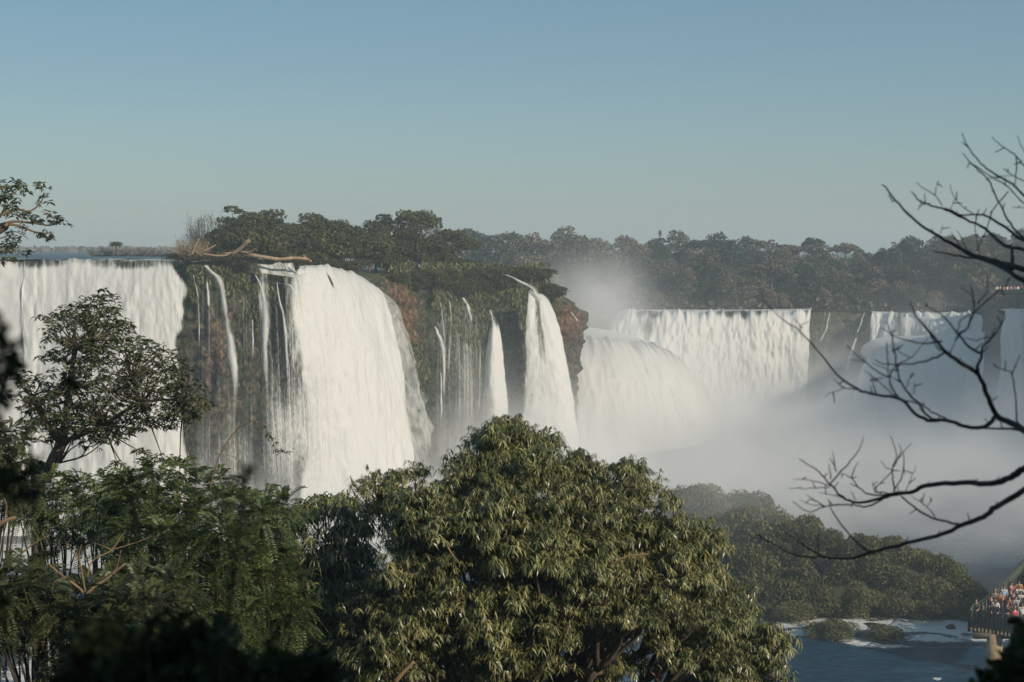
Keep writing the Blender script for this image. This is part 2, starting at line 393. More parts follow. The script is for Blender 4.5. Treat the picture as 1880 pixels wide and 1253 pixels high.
# ---- lower river
M['river'] = river_mat('river_water', (.008, .055, .105), bs=1.0, rough=.16, ws=(1.0, 2.6, 1))
xs = np.concatenate([np.linspace(-400, -45, 12), np.linspace(-42, 60, 300), np.linspace(64, 400, 12)])
ys = np.concatenate([np.linspace(20, 78, 14), np.linspace(80, 125, 200), np.linspace(128, 275, 30)])
X, Y = np.meshgrid(xs, ys); Zr = np.zeros_like(X)
px, py = to_px(np.stack([X, Y, Zr], -1)); foam = np.full(X.shape, -.12)
for (a, b_, rx, ry, am) in [(1470, 1141, 40, 6, .6), (1475, 1163, 45, 5, .75), (1440, 1150, 25, 5, .4), (1600, 1143, 90, 9, .55), (1700, 1150, 110, 12, .75), (1790, 1158, 50, 13, .7), (1580, 1180, 40, 8, .55), (1640, 1187, 40, 4, .5),
                            (1720, 1177, 60, 3.5, .6), (1830, 1173, 25, 6, .5), (1721, 1244, 9, 5, .8), (1170, 1153, 60, 6, .6), (1260, 1148, 60, 7, .4), (100, 1200, 90, 60, .4), (60, 1240, 80, 20, .5), (300, 1000, 400, 40, .8)]:
    foam = foam + am * 1.7 * np.exp(-((px - a) / rx) ** 2 - ((py - b_) / ry) ** 2)
foam = foam + .9 * sstep(131, 138, Y) * (1 - .8 * sstep(2, 22, X)) + .2 * sstep(105, 109, Y) + .1 * sstep(94, 105, Y)
q = np.stack([X * .35, Y * .7, 0 * X], -1)
Zr += (fbm(q, 4, 33) - .5) * .3 + .28 * np.exp(-((px - 1690) / 55) ** 2 - ((py - 1172) / 9) ** 2) + (fbm(q * 2.5, 3, 31) - .5) * .4 * np.clip(foam, 0, 1)
Zr += .9 * sstep(1139, 1163, 1165 - (py - 1139)) * 0
struct(obj('river', mesh('river', np.stack([X, Y, Zr], -1).reshape(-1, 3), [gridfaces(*X.shape)], attrs={'foam': foam.ravel()}), M['river']))

# ================================================================ WATERFALLS
def sheet(cols, nu=160, nv=110, den=1.15, denf=None, power=.5, disp=.5, edge=.06, ragged=.5, seed=1, back=6.0, lipn=.7, lipglass=0.0, backdrop=.0):
    """cols: (lip px,py,Y, base px,py,Y) in survey units; water leaves the lip and falls on a thrown path"""
    L = np.array([Q(c[0], c[1], c[2]) for c in cols]); B = np.array([Q(c[3], c[4], c[5]) for c in cols])
    seg = np.concatenate([[0], np.cumsum(np.linalg.norm(np.diff(L, axis=0), axis=1) + .3 * np.linalg.norm(np.diff(B, axis=0), axis=1))])
    w = seg[-1]; u = np.linspace(0, w, nu)
    Lc = curve(L, 8); Bc = curve(B, 8); sc_ = np.interp(np.linspace(0, len(L) - 1, len(Lc)), np.arange(len(L)), seg)
    T = np.stack([np.interp(u, sc_, Lc[:, i]) for i in range(3)], -1); E = np.stack([np.interp(u, sc_, Bc[:, i]) for i in range(3)], -1)
    r = np.linspace(0, 1, nv) ** 1.6
    nb = 8 if back else 0
    R = r[:, None]
    H = (T[:, 2] - E[:, 2])
    D = E - T
    G = np.zeros((nv, nu, 3))
    G[..., 0] = T[:, 0] + D[:, 0] * R ** power; G[..., 1] = T[:, 1] + D[:, 1] * R ** power; G[..., 2] = T[:, 2] - H * R
    t = R + 0 * u
    if nb:
        k = (np.arange(nb)[::-1] + 1)[:, None] / nb
        thr = unit(D[:, :2])
        Bk = np.zeros((nb, nu, 3)); Bk[..., 0] = T[:, 0] - thr[:, 0] * back * k * .3; Bk[..., 1] = T[:, 1] + back * k; Bk[..., 2] = T[:, 2] + backdrop * k + .05
        G = np.concatenate([Bk, G]); t = np.concatenate([-k + 0 * u, t])
    U = np.broadcast_to(u / w, t.shape)
    Vd = np.where(t > 0, t, 0) * H[None, :] + np.where(t < 0, t * back, 0)
    q = np.stack([U * w * .4, Vd * .13, 0 * t + seed], -1)
    tan = unit(np.gradient(T, axis=0)); nr = np.stack([tan[:, 1], -tan[:, 0]], -1)
    am = disp * sstep(-.05, .12, t)
    n = (fbm(q, 4, seed) - .5) * 2.6 * am + (fbm(np.stack([U * w * 1.1, Vd * .7, 0 * t], -1), 4, seed + 4) - .5) * 1.3 * am
    G[..., 0] += nr[None, :, 0] * n; G[..., 1] += nr[None, :, 1] * n
    G[..., 2] += (fbm(np.stack([U * w * .8, 0 * t, 0 * t], -1), 3, seed + 7) - .5) * lipn * (1 - sstep(0, .1, np.abs(t)))
    d = np.full(t.shape, den, float)
    if denf is not None:
        px, py = to_px(G); d = denf(U, t, px, py)
    e = np.minimum(U, 1 - U) + ragged * edge * (fbm(np.stack([U * 3, Vd * .25, 0 * t], -1), 3, seed + 2) - .5)
    if edge: d = d - .9 * (1 - sstep(0, edge, e))
    uvs = np.stack([U * w, Vd], -1)
    return G.reshape(-1, 3), [gridfaces(*t.shape)[:, ::-1]], uvs.reshape(-1, 2), d.ravel()
def fall(name, label, parts, mat, cat='waterfall', group=None):
    V = []; Fs = []; UV = []; D = []; b = 0
    for v, f, u, d in parts:
        V.append(v); Fs.append(f[0] + b); UV.append(u); D.append(d); b += len(v)
    o = obj(name, mesh(name, np.concatenate(V), [np.concatenate(Fs)], uv=np.concatenate(UV), attrs={'den': np.concatenate(D)}), mat)
    return tag(o, label, cat, group)
def g2(x, y, cx, cy, rx, ry): return np.exp(-((x - cx) / rx) ** 2 - ((y - cy) / ry) ** 2)
# left curtain
def dA(U, t, px, py):
    n = fbm(np.stack([px * .02, py * .03, 0 * px], -1), 3, 5)
    d = 1.25 - .55 * (1 - sstep(0, .06, t)) * sstep(-.3, 0, t) - .5 * sstep(308, 368, px + 25 * n) * (.35 + n) - .45 * (1 - sstep(0, 22, px + 8 * n)) * sstep(.12, .2, t)
    d -= .3 * g2(px, py, 235, 492, 60, 14) + .22 * g2(px, py, 75, 490, 40, 18) + .22 * g2(px, py, 50, 640, 22, 90)
    return d
fall('waterfall', 'broad white curtain of water at the far left, behind the slender forked tree',
     [sheet([(-330, 478, 199, -340, 985, 190), (0, 477, 199, 0, 985, 190), (60, 479, 198.5, 60, 985, 190), (180, 477, 197.5, 180, 985, 188), (260, 479, 196.5, 262, 985, 188), (300, 476, 196, 305, 985, 188), (330, 485, 195.6, 345, 985, 189), (350, 490, 195.2, 374, 985, 189.4)],
            420, 130, denf=dA, disp=.25, edge=.05, ragged=1.6, seed=4, back=9)], M['fall'])
# big central fall
def dD(U, t, px, py):
    nl = fbm(np.stack([py * .012, px * .05, 0 * px], -1), 4, 61) - .5
    xb = 540 + 26 * sstep(560, 760, py) + 55 * nl
    d = 1.3 - .78 * (1 - sstep(-30, 45, px - xb)) - .35 * sstep(.82, 1, U + .25 * nl) + 0 * px
    d -= .75 * g2(px - (py - 500) * .45, py, 600, 515, 5, 26) + .12 * g2(px, py, 640, 700, 40, 200)
    d -= .35 * (1 - sstep(0, .03, t)) * sstep(-.4, 0, t)
    return d
fall('waterfall', 'tallest white fall, arching off the tree-topped rim beside the orange rock',
     [sheet([(505, 492, 200.6, 520, 985, 191), (540, 491, 203.4, 560, 985, 192.2), (565, 489, 205.5, 600, 985, 194), (600, 490, 209, 660, 985, 196), (640, 500, 213.5, 715, 985, 198), (672, 514, 217, 755, 985, 201), (697, 536, 219.5, 785, 985, 204)],
            300, 150, denf=dD, disp=.38, edge=.07, seed=9, back=7),
      sheet([(462, 483, 197.8, 468, 500, 196.8), (500, 485, 199.8, 508, 505, 198.4), (545, 488, 203.2, 556, 512, 201.6)], 80, 20, den=.72, disp=.3, edge=.12, ragged=1.2, seed=10, back=0)], M['fall'])
fall('falling_spray', 'grey drifting spray hanging off the right edge of the tallest white fall',
     [sheet([(655, 512, 216.5, 738, 985, 204), (690, 530, 220, 785, 985, 206), (702, 540, 221, 825, 985, 208), (706, 548, 222, 862, 985, 209)], 110, 130,
            denf=lambda U, t, px, py: .84 - .26 * sstep(.4, 1, U) * (1 - sstep(.2, .7, t)) - .12 * sstep(.3, .9, t) + .0 * px, disp=1.3, edge=.3, ragged=1.2, seed=12, back=0)], M['spray'])
# cascade veil left of it
def dV(U, t, px, py):
    return .42 + .3 * g2(px, py, 530, 790, 60, 120) + .25 * g2(px, py, 482, 560, 10, 80) + .25 * g2(px, py, 545, 560, 16, 90) - .2 * g2(px, py, 560, 620, 14, 60)
fall('waterfall', 'stringy veil of thin water strands over green moss, left flank of the tallest fall',
     [sheet([(466, 490, 197.5, 478, 985, 192.2), (490, 500, 198.4, 515, 985, 191.6), (530, 505, 200.4, 560, 985, 192), (575, 498, 204.6, 608, 985, 194.2), (612, 500, 209.5, 655, 985, 197)], 240, 130, denf=dV, disp=.35, edge=.04, seed=15, back=0)], M['veil'])
def ribbon(pts, Y, den=1.15, Yb=None, seed=1, nv=60, nu=14):
    """pts: (px,py,half width px); a narrow stream following the face"""
    p = np.array(pts, float); c = curve(p, 6); s = np.linspace(0, 1, nv); cc = np.stack([np.interp(s, np.linspace(0, 1, len(c)), c[:, i]) for i in range(3)], -1)
    Ys = np.interp(cc[:, 1], [p[0, 1], p[-1, 1]], [Y, Yb if Yb else Y])
    U = np.linspace(-1, 1, nu); G = np.zeros((nv, nu, 3)); wob = (fbm(np.stack([s * 9, 0 * s, 0 * s + seed], -1), 3, seed) - .5) * .5
    for i in range(nv):
        for j in range(nu):
            G[i, j] = Q(cc[i, 0] + cc[i, 2] * (U[j] + wob[i]), cc[i, 1], Ys[i] - .5 * (1 - U[j] ** 2))
    L = np.concatenate([[0], np.cumsum(np.linalg.norm(np.diff(G[:, nu // 2], axis=0), axis=1))])
    t = s[:, None] + 0 * U
    d = den - .16 - .5 * np.abs(U[None]) ** 1.4 - .5 * (1 - sstep(0, .06, t)) - .8 * sstep(.7, 1, t) - .25 * (fbm(np.stack([t * 7, 0 * t, 0 * t + seed], -1), 3, seed + 1))
    uv = np.stack([(U * np.mean(p[:, 2]) * .13)[None] + 0 * t + seed * 3, L[:, None] + 0 * t], -1)
    return G.reshape(-1, 3), [gridfaces(nv, nu)[:, ::-1]], uv.reshape(-1, 2), d.ravel()
fall('waterfall', 'slender white stream down the brown rock between the left curtain and the mossy cascade',
     [ribbon([(374, 484, 5), (385, 497, 9), (402, 512, 10), (410, 540, 8), (417, 590, 9), (427, 660, 11), (433, 760, 9), (438, 870, 9)], 194, 1.1, 192, 3, 90)], M['fall'])
fall('waterfall', 'faint threads of water combing down the whole shaded hollow beside the orange rock',
     [sheet([(796, 575, 231.5, 796, 985, 228.6), (830, 560, 235, 830, 985, 231.8), (862, 565, 237.6, 862, 985, 234.8), (888, 600, 238.6, 885, 985, 236.4)], 140, 80, denf=lambda U, t, px, py: .50 + .12 * sstep(.3, .8, t) + 0 * px, disp=.15, edge=.08, seed=43, back=0)], M['veil'])
fall('waterfall', 'faint threads of water on the brown rock either side of the slender stream',
     [sheet([(349, 505, 194.3, 352, 985, 192.2), (400, 520, 193.6, 402, 985, 191.6), (470, 560, 194.6, 474, 985, 192.4)], 140, 80, denf=lambda U, t, px, py: .47 + .12 * sstep(.3, .8, t) + 0 * px, disp=.15, edge=.08, seed=47, back=0)], M['veil'])
GR = 'thin trickles on the rock face'
for i, (pts, Y, den, lab) in enumerate([
    ([(354, 500, 2), (362, 540, 4), (366, 600, 3), (364, 690, 4)], 194.5, 1.08, 'thread of water just right of the left curtain, high on the rock'),
    ([(380, 516, 3), (382, 545, 4), (383, 575, 3)], 194.5, 1.1, 'short white trickle under the mossy overhang left of the slender stream'),
    ([(463, 585, 2), (464, 620, 3.5), (464, 690, 3)], 195, 1.1, 'short isolated trickle on dark moss left of the stringy veil'),
    ([(466, 500, 3), (480, 530, 5), (487, 570, 9), (488, 680, 8), (494, 760, 10)], 194.8, 1.15, 'broken white stream along the left edge of the stringy veil'),
    ([(508, 512, 2), (512, 545, 3), (521, 590, 5), (528, 680, 4), (530, 770, 6)], 196, 1.1, 'wavy trickle in the middle of the stringy veil'),
    ([(510, 520, 4), (532, 525, 6), (540, 545, 4)], 196, 1.1, 'small white ledge spill near the top of the stringy veil'),
    ([(797, 597, 2), (805, 615, 6), (812, 635, 7), (815, 700, 5), (817, 800, 7)], 231, 1.12, 'leftmost bright trickle in the shaded hollow beside the orange rock'),
    ([(808, 552, 2), (813, 590, 3), (814, 640, 4)], 233, 1.02, 'faint upper trickle at the left of the shaded hollow'),
    ([(824, 545, 2), (828, 590, 3), (824, 650, 4), (823, 760, 5)], 233, 1.04, 'long faint trickle hanging from grass in the shaded hollow'),
    ([(848, 545, 4), (857, 560, 6), (863, 580, 4), (869, 610, 3)], 236, 1.15, 'slanting bright trickle near the top of the shaded hollow'),
    ([(809, 680, 2), (810, 730, 4), (810, 800, 3)], 229, 1.1, 'low bright strand at the bottom left of the shaded hollow'),
    ([(881, 620, 2), (881, 700, 4), (878, 790, 4)], 235, 1.03, 'faint strand left of the triangular veil'),
    ([(1048, 573, 2), (1057, 585, 3), (1062, 594, 2)], 259, 1.1, 'tiny white spill on the orange rock nose')]):
    fall('trickle', lab, [ribbon(pts, Y, den, seed=5 + i, nv=40, nu=8)], M['fall'], 'waterfall', GR)
fall('waterfall', 'comb of fine vertical water strings in the shaded hollow, left of the triangular veil',
     [sheet([(838, 635, 237, 838, 860, 232), (852, 628, 237, 856, 860, 232), (868, 640, 237.5, 872, 860, 232.5)], 60, 60, denf=lambda U, t, px, py: .56 - .1 * sstep(.5, .8, t) + 0 * px, disp=.1, edge=.12, seed=22, back=0)], M['veil'])
fall('waterfall', 'triangular veil of water widening from a notch, right of the shaded hollow',
     [ribbon([(899, 568, 6), (903, 580, 6), (905, 600, 7), (906, 625, 6)], 238, 1.0, seed=40, nv=24, nu=10),
      sheet([(902, 582, 238.5, 868, 900, 233), (905, 578, 238, 905, 900, 231), (910, 584, 238.5, 958, 900, 234)], 90, 90,
            denf=lambda U, t, px, py: .92 - .4 * (1 - sstep(0, .12, t)) - .16 * g2(U, 0, .35, 0, .18, 1) * sstep(.2, .5, t) + 0 * px, power=.6, disp=.25, edge=.17, ragged=.9, seed=24, back=0)], M['fall'])
# corner fall
def dF(U, t, px, py):
    return .95 - .4 * g2(U, t, .42, .1, .09, .2) - .2 * (1 - sstep(0, .5, U)) * (1 - sstep(.3, .7, t)) + 0 * px
fall('waterfall', 'smooth white fall arching off the cliff corner beside the orange rock nose',
     [ribbon([(922, 502, 8), (943, 511, 9), (958, 519, 10), (975, 529, 13), (986, 545, 14), (993, 580, 14), (1000, 640, 12), (1010, 720, 10)], 242.5, .98, 241.5, 41, 50, 12),
      sheet([(967, 533, 243, 948, 990, 234), (975, 532, 243.5, 990, 990, 233), (985, 536, 244, 1050, 990, 233), (992, 545, 245, 1096, 990, 235)], 130, 130, denf=dF, disp=.3, edge=.14, ragged=.8, seed=26, back=0)], M['fall'])
# far curtain
def dH(U, t, px, py):
    n = fbm(np.stack([px * .018, 0 * px, 0 * px], -1), 3, 51)
    return 1.25 - .4 * sstep(.5, .75, n) - .25 * g2(px, 0, 1365, 0, 5, 1) - .4 * g2(px, py, 1190, 600, 30, 26) - .35 * (1 - sstep(0, .05, t)) * sstep(-.5, 0, t) + 0 * px
fall('waterfall', 'wide far curtain of pleated white water below the hazy forest',
     [sheet([(1118, 600, 352, 1110, 800, 340), (1140, 575, 352, 1120, 850, 340), (1180, 573, 351, 1160, 880, 336), (1250, 573, 350.5, 1245, 880, 336), (1350, 573, 352, 1350, 880, 340), (1430, 572, 353, 1425, 880, 342), (1495, 571, 355, 1478, 880, 345)],
            330, 110, denf=dH, disp=.8, lipn=2.2, edge=.015, seed=31, back=9)], M['fall_far'])
# lower tier, rounded
def dI(U, t, px, py):
    return 1.3 - .3 * g2(px - (py - 640) * .55, 0, 1190, 0, 14, 1) * sstep(.02, .2, t) - .18 * g2(px - (py - 640) * .55, 0, 1165, 0, 30, 1)  # diagonal shadow streaks put in as thinner, darker water
fall('waterfall', 'rounded lower tier of white water between the corner fall and the far curtain',
     [sheet([(960, 622, 300, 900, 1010, 270), (1050, 618, 302, 1065, 1010, 268), (1100, 622, 305, 1150, 1010, 268), (1150, 628, 309, 1230, 1010, 272), (1195, 634, 314, 1300, 1010, 278), (1235, 650, 322, 1345, 1010, 290), (1262, 690, 330, 1380, 1010, 305)],
            260, 120, denf=dI, disp=.5, lipn=1.6, edge=.02, seed=33, back=28, backdrop=.3)], M['fall_far'])
# short lit fall and its shaded lower drop
fall('waterfall', 'short sunlit fall high at the right, crossed by the bare twigs',
     [sheet([(1600, 574, 354, 1592, 660, 349), (1640, 576, 351, 1636, 665, 345), (1700, 578, 346, 1698, 660, 338), (1760, 577, 341, 1757, 650, 333), (1806, 580, 338, 1806, 640, 331)], 150, 50,
            denf=lambda U, t, px, py: 1.12 - .5 * g2(px, 0, 1652, 0, 14, 1) + 0 * px, disp=.7, lipn=2.0, edge=.03, seed=35, back=6)], M['fall_far'])
fall('waterfall', 'large shaded bluish fall at the right, rounded lip below the short sunlit fall',
     [sheet([(1592, 662, 333, 1520, 1000, 300), (1604, 646, 332, 1575, 1000, 298), (1635, 632, 332, 1630, 1000, 298), (1690, 625, 331, 1690, 1000, 298), (1750, 620, 329, 1745, 1000, 298), (1812, 612, 327, 1800, 1000, 298)], 200, 90,
            denf=lambda U, t, px, py: 1.1 + 0 * px, disp=.8, edge=.02, seed=37, back=12, backdrop=.2)], M['fall_far'])
fall('waterfall', 'pale shaded fall at the right edge of the picture behind the bare branches',
     [sheet([(1842, 572, 321, 1800, 1000, 306), (1862, 570, 317, 1850, 1000, 302), (1900, 570, 308, 1900, 1000, 294), (1990, 568, 286, 2000, 1000, 274)], 120, 90,
            denf=lambda U, t, px, py: 1.08 - .3 * g2(px, 0, 1880, 0, 8, 1) + 0 * px, disp=.6, edge=.05, seed=39, back=5)], M['fall_far'])
for pts, Y, lab in [([(1524, 570, 3), (1520, 590, 3), (1516, 608, 4), (1507, 625, 4), (1502, 655, 5)], 351, 'thin bent trickle on the dark far rock right of the wide far curtain'),
                    ([(1588, 572, 2), (1578, 600, 3), (1570, 618, 3)], 352, 'faint thread of water left of the short sunlit fall'),
                    ([(1573, 618, 3), (1566, 640, 5), (1558, 670, 7), (1550, 710, 8)], 350, 'slanting misty trickle low on the far rock')]:
    fall('trickle', lab, [ribbon(pts, Y, 1.1, seed=int(pts[0][0]) % 50, nv=30, nu=8)], M['fall_far'], 'waterfall', 'trickles on the far rock')

# ================================================================ VEGETATION
M['drooping'] = foliage('drooping_leaves', [(.022, .034, .011), (.07, .088, .028), (.17, .18, .065), (.42, .38, .17)], 3.0, .33, .2, .6)  # palest and darkest tones put sunlit highlights and shade into the leaf colour
M['small'] = foliage('small_dark_leaves', [(.028, .036, .017), (.065, .08, .032), (.13, .14, .055)], 3.0, .4, .2, .4)
M['feather'] = foliage('feathery_leaves', [(.03, .052, .018), (.07, .105, .032), (.15, .185, .06)], 2.0, .45, .25, .35)
M['dark'] = foliage('dark_leaves', [(.016, .022, .012), (.034, .045, .02)], 5, .6, .1, .1)  # one dark leaf tone for near bushes, pointed tree and shore tree
M['rim'] = foliage('rim_tree_leaves', [(.02, .026, .012), (.058, .064, .025), (.13, .125, .05)], .6, .6, .15, .2, .25)
M['forest'] = foliage('forest_leaves', [(.025, .055, .035), (.055, .078, .045), (.11, .10, .07), (.20, .16, .125)], .35, .7, .1, .1, .8)
M['island'] = foliage('island_bush_leaves', [(.035, .042, .018), (.095, .10, .04), (.19, .18, .075)], .8, .6, .15, .2, .3)
M['moss'] = foliage('wet_moss', [(.014, .02, .008), (.05, .06, .02), (.17, .17, .06)], 1.6, .5, .1, .3)
M['trunk'] = bark('tree_bark', (.05, .038, .028), (.16, .12, .08))
M['palebark'] = bark('pale_golden_bark', (.09, .06, .03), (.27, .18, .095), 5)
M['duskbark'] = bark('shrub_bark', (.03, .025, .018), (.085, .065, .042))
M['darkbark'] = bark('bare_twig_bark', (.012, .010, .010), (.035, .028, .026), 20)
M['drift'] = bark('weathered_driftwood', (.18, .11, .06), (.42, .30, .19), 1.5)

def crown_cards(n, lobes, size, kind='oval', seed=0, flat=.0):
    """leaf clumps on the shells of many lobes (center, radius xyz)"""
    parts = []
    tot = sum(r[0] * r[1] + r[2] * r[0] for c, r in lobes)
    for c, r in lobes:
        k = max(8, int(n * (r[0] * r[1] + r[2] * r[0]) / tot)); d = rdir(k); d[:, 2] = np.where(d[:, 2] < -.35, -d[:, 2], d[:, 2])
        rad = (.55 + .5 * RNG.random(k) ** .6) * (1 + .35 * (vn(d * 2.2 + c * 3, seed) - .5))
        p = np.array(c) + d * np.array(r) * rad[:, None]
        dd = unit(d * .7 + rdir(k) * .9 + np.array([0, 0, -.15])); s = size * (.6 + .8 * RNG.random(k))
        parts.append(leaves(kind, p - dd * s[:, None] * .5, dd, unit(d + rdir(k) * .7), s, s * .62))
    V, Fs = joinV(parts); return V, Fs
def tree_proto(name, label, cat, mat, h, spread, kind, n, size, seed, tm='trunk', group=None):
    """whole broadleaf tree, base at the origin"""
    rg = random.Random(seed); t = thing(name, label, cat, (0, 0, -500), 0, group)
    ch = []; lobes = []
    if kind == 'umbrella': hs, nl = .62, 9
    elif kind == 'round': hs, nl = .32, 14
    elif kind == 'open': hs, nl = .45, 11
    else: hs, nl = .1, 12
    tr = [np.array([0, 0, -1.]), np.array([rg.uniform(-.1, .1) * h * .3, rg.uniform(-.1, .1) * h * .3, h * hs * .6]), np.array([rg.uniform(-.1, .1) * h, rg.uniform(-.05, .05) * h, h * hs + h * .1])]
    ch.append((curve(tr, 4), np.linspace(.035, .018, 9) * h))
    for i in range(nl):
        a = i * 2.4 + rg.uniform(-.4, .4); rr = spread * (.15 + .85 * math.sqrt((i + .3) / nl)) * .62
        if kind == 'umbrella': z = h * (.84 - .3 * (rr / spread) ** 2 + rg.uniform(-.06, .04)); r = spread * rg.uniform(.28, .4); rz = r * .75
        elif kind == 'round': z = h * (hs + (1 - hs) * (.9 - .95 * (i / nl) + rg.uniform(-.08, .08))) - h * .1; r = spread * rg.uniform(.34, .5); rz = r * .75; rr *= math.sqrt(max(.1, 1 - ((z / h - .6) / .5) ** 2))
        elif kind == 'open': z = h * rg.uniform(.5, .93); r = spread * rg.uniform(.2, .32); rz = r * .55
        else: z = h * rg.uniform(.25, .75) * (1 - .5 * (rr / spread) ** 2); r = spread * rg.uniform(.4, .55); rz = r * .65
        c = np.array([math.cos(a) * rr, math.sin(a) * rr, z]); lobes.append((c, (r, r, rz)))
        s = tr[-1] * .9; m_ = (s + c) / 2 + np.array([0, 0, -.04 * h])
        ch.append((curve([tr[1] if kind != 'umbrella' else s, m_, c], 3), np.linspace(.014, .004, 7) * h))
    V, Fs = crown_cards(n, lobes, size, 'oval', seed)
    obj('trunk', tubes('trunk', ch, 5), M[tm], t); obj('crown', mesh('crown', V, Fs, False), mat, t)
    return t
used = {}
def place(proto, loc, sc, label, group, rz=None):
    rz = random.uniform(0, 6.28) if rz is None else rz
    if proto.name not in used:
        used[proto.name] = 1; proto.location = loc; proto.rotation_euler = (0, 0, rz); proto.scale = (sc,) * 3 if np.isscalar(sc) else sc
        proto['label'] = label
        if group: proto['group'] = group
        return proto
    return dup(proto, loc, rz, sc, label, group)

# ---- far forest, individual trees in rows on the slope
FP = [tree_proto('forest_tree', '', 'tree', M['forest'], 6, 3.2, k, n, .42, 60 + i, 'palebark' if k == 'open' else 'trunk') for i, (k, n) in enumerate([('round', 1500), ('round', 1500), ('umbrella', 1200), ('open', 900), ('round', 1600)])]
GF = 'trees of the hazy far forest'
FL = {0: 'round-crowned tree in the hazy far forest', 1: 'bushy dome-shaped tree in the hazy far forest', 2: 'flat-topped tree in the hazy far forest', 3: 'open-crowned tree in the hazy far forest', 4: 'dense broad tree in the hazy far forest'}
def skyline(px): return np.interp(px, [600, 830, 900, 1000, 1100, 1150, 1210, 1300, 1350, 1490, 1560, 1600, 1720, 1800, 1900, 2100], [435, 432, 428, 436, 436, 432, 438, 442, 440, 445, 446, 452, 462, 466, 470, 475])
nf = 0
rows = [(362, 34, .62), (368, 36, .7), (378, 38, .85), (390, 40, .95), (402, 42, 1.0), (416, 42, 1.05), (432, 42, 1.1), (448, 42, 1.15)]
for ri, (Yr, stepx, sc) in enumerate(rows):
    pxv = 800 + (ri % 2) * 19
    while pxv < 1990:
        pxx = pxv + random.uniform(-9, 9); Yw = (Yr + random.uniform(-4, 4)) * S
        p = P(pxx, 560, Yw); Yw = max(Yw, float(rim_y(p[0])) + 6); p = P(pxx, 560, Yw)
        pxv += stepx
        if ri < 2 and pxx < 1060: continue
        z = float(far_z(p[0], Yw)); s = sc * random.choice([.75, .85, .95, 1.0, 1.1, 1.35])
        if ri >= 6:                                          # the back rows set the skyline
            zt = P(pxx, float(skyline(pxx)) + random.choice([-11, -5, -2, 2, 5, 9]), Yw)[2]; s = max(.6, (zt - z) / 6.0) * (1.0 if ri == 7 else .93)
        k = random.choice([0, 1, 2, 3, 4, 0, 4])
        if ri < 2: k = random.choice([0, 1, 4])
        place(FP[k], (p[0], Yw, z - .2), (s * 1.0, s * 1.0, s * random.uniform(.9, 1.1)), FL[k], GF); nf += 1
# undergrowth mass below them
n = 26000
X = RNG.uniform(-15, 130, n); t = RNG.uniform(3.5, 75, n); Y = rim_y(X) + t; Z = far_z(X, Y) + RNG.uniform(0, 1.6, n)
d = unit(rdir(n) + np.array([0, 0, .6])); s = RNG.uniform(.3, .8, n)
V, Fs = leaves('card', np.stack([X, Y, Z], -1), d, rdir(n), s, s * .8)
o = stuff(obj('undergrowth', mesh('undergrowth', V, Fs, False), M['forest'])); tag(o, 'tangled undergrowth between the trees of the far forest', 'undergrowth')
# one pointed dark tree standing over the skyline
t = thing('pointed_tree', 'small dark pointed treetop poking above the far skyline, like a perched bird', 'tree', tuple(Q(1214, 446, 446)))
V, Fs = crown_cards(350, [(np.array([0, 0, .5]), (.9, .7, .5)), (np.array([-.2, 0, 1.5]), (.35, .35, 1.0)), (np.array([.9, 0, .1]), (.7, .5, .3))], .3)
obj('crown', mesh('crown', V, Fs, False), M['dark'], t); obj('trunk', tubes('trunk', [(np.array([[0, 0, -4], [0, 0, .5], [-.2, 0, 1.8]]), [.12, .08, .03])], 5), M['trunk'], t)
# low far bank at left horizon
n = 5000; X = RNG.uniform(-330, -60, n); Y = RNG.uniform(640, 690, n); d = unit(rdir(n) + np.array([0, 0, .8])); s = RNG.uniform(1, 2.2, n)
V, Fs = leaves('card', np.stack([X, Y, zu + RNG.uniform(0, .9, n)], -1), d, rdir(n), s, s)
o = stuff(obj('distant_treeline', mesh('distant_treeline', V, Fs, False), M['forest'])); tag(o, 'low dark treeline along the upper river horizon', 'treeline')

# ---- trees on the falls' rim
RT = {'dome': tree_proto('rim_tree', '', 'tree', M['rim'], 6, 3.0, 'round', 3200, .30, 81), 'umb': tree_proto('rim_tree', '', 'tree', M['rim'], 6, 3.3, 'umbrella', 2600, .30, 84),
      'open': tree_proto('rim_tree', '', 'tree', M['rim'], 6, 3.3, 'open', 1900, .28, 83), 'bush': tree_proto('rim_bush', '', 'bush', M['rim'], 3, 2.4, 'bush', 2600, .28, 86)}
def rimY(px): return np.interp(px, [r[0] for r in RIM[:19]], [r[2] for r in RIM[:19]])
def ridge(px): return np.interp(px, [320, 350, 380, 410, 445, 500, 520, 545, 590, 615, 640, 665, 700, 722, 765, 800, 830, 870, 900, 960, 1000, 1020], [452, 440, 425, 402, 388, 394, 420, 408, 398, 412, 418, 412, 404, 404, 392, 418, 428, 446, 470, 484, 500, 520])
RL = {'dome': 'dense round tree', 'umb': 'flat-topped tree', 'open': 'open-branched tree', 'bush': 'dark bush'}
def rimtree(kind, px, ytop, ybase, off, label):
    Y = (rimY(px) + off) * S; b = P(px, ybase, Y); h = P(px, ytop, Y)[2] - b[2]
    pr = RT[kind]; s = h / (5.8 if kind != 'bush' else 2.9)
    w = 1.0 if kind != 'bush' else 1.0
    place(pr, tuple(b), (s * w, s * w, s), label, 'trees on the rim of the falls', random.uniform(0, 6.28))
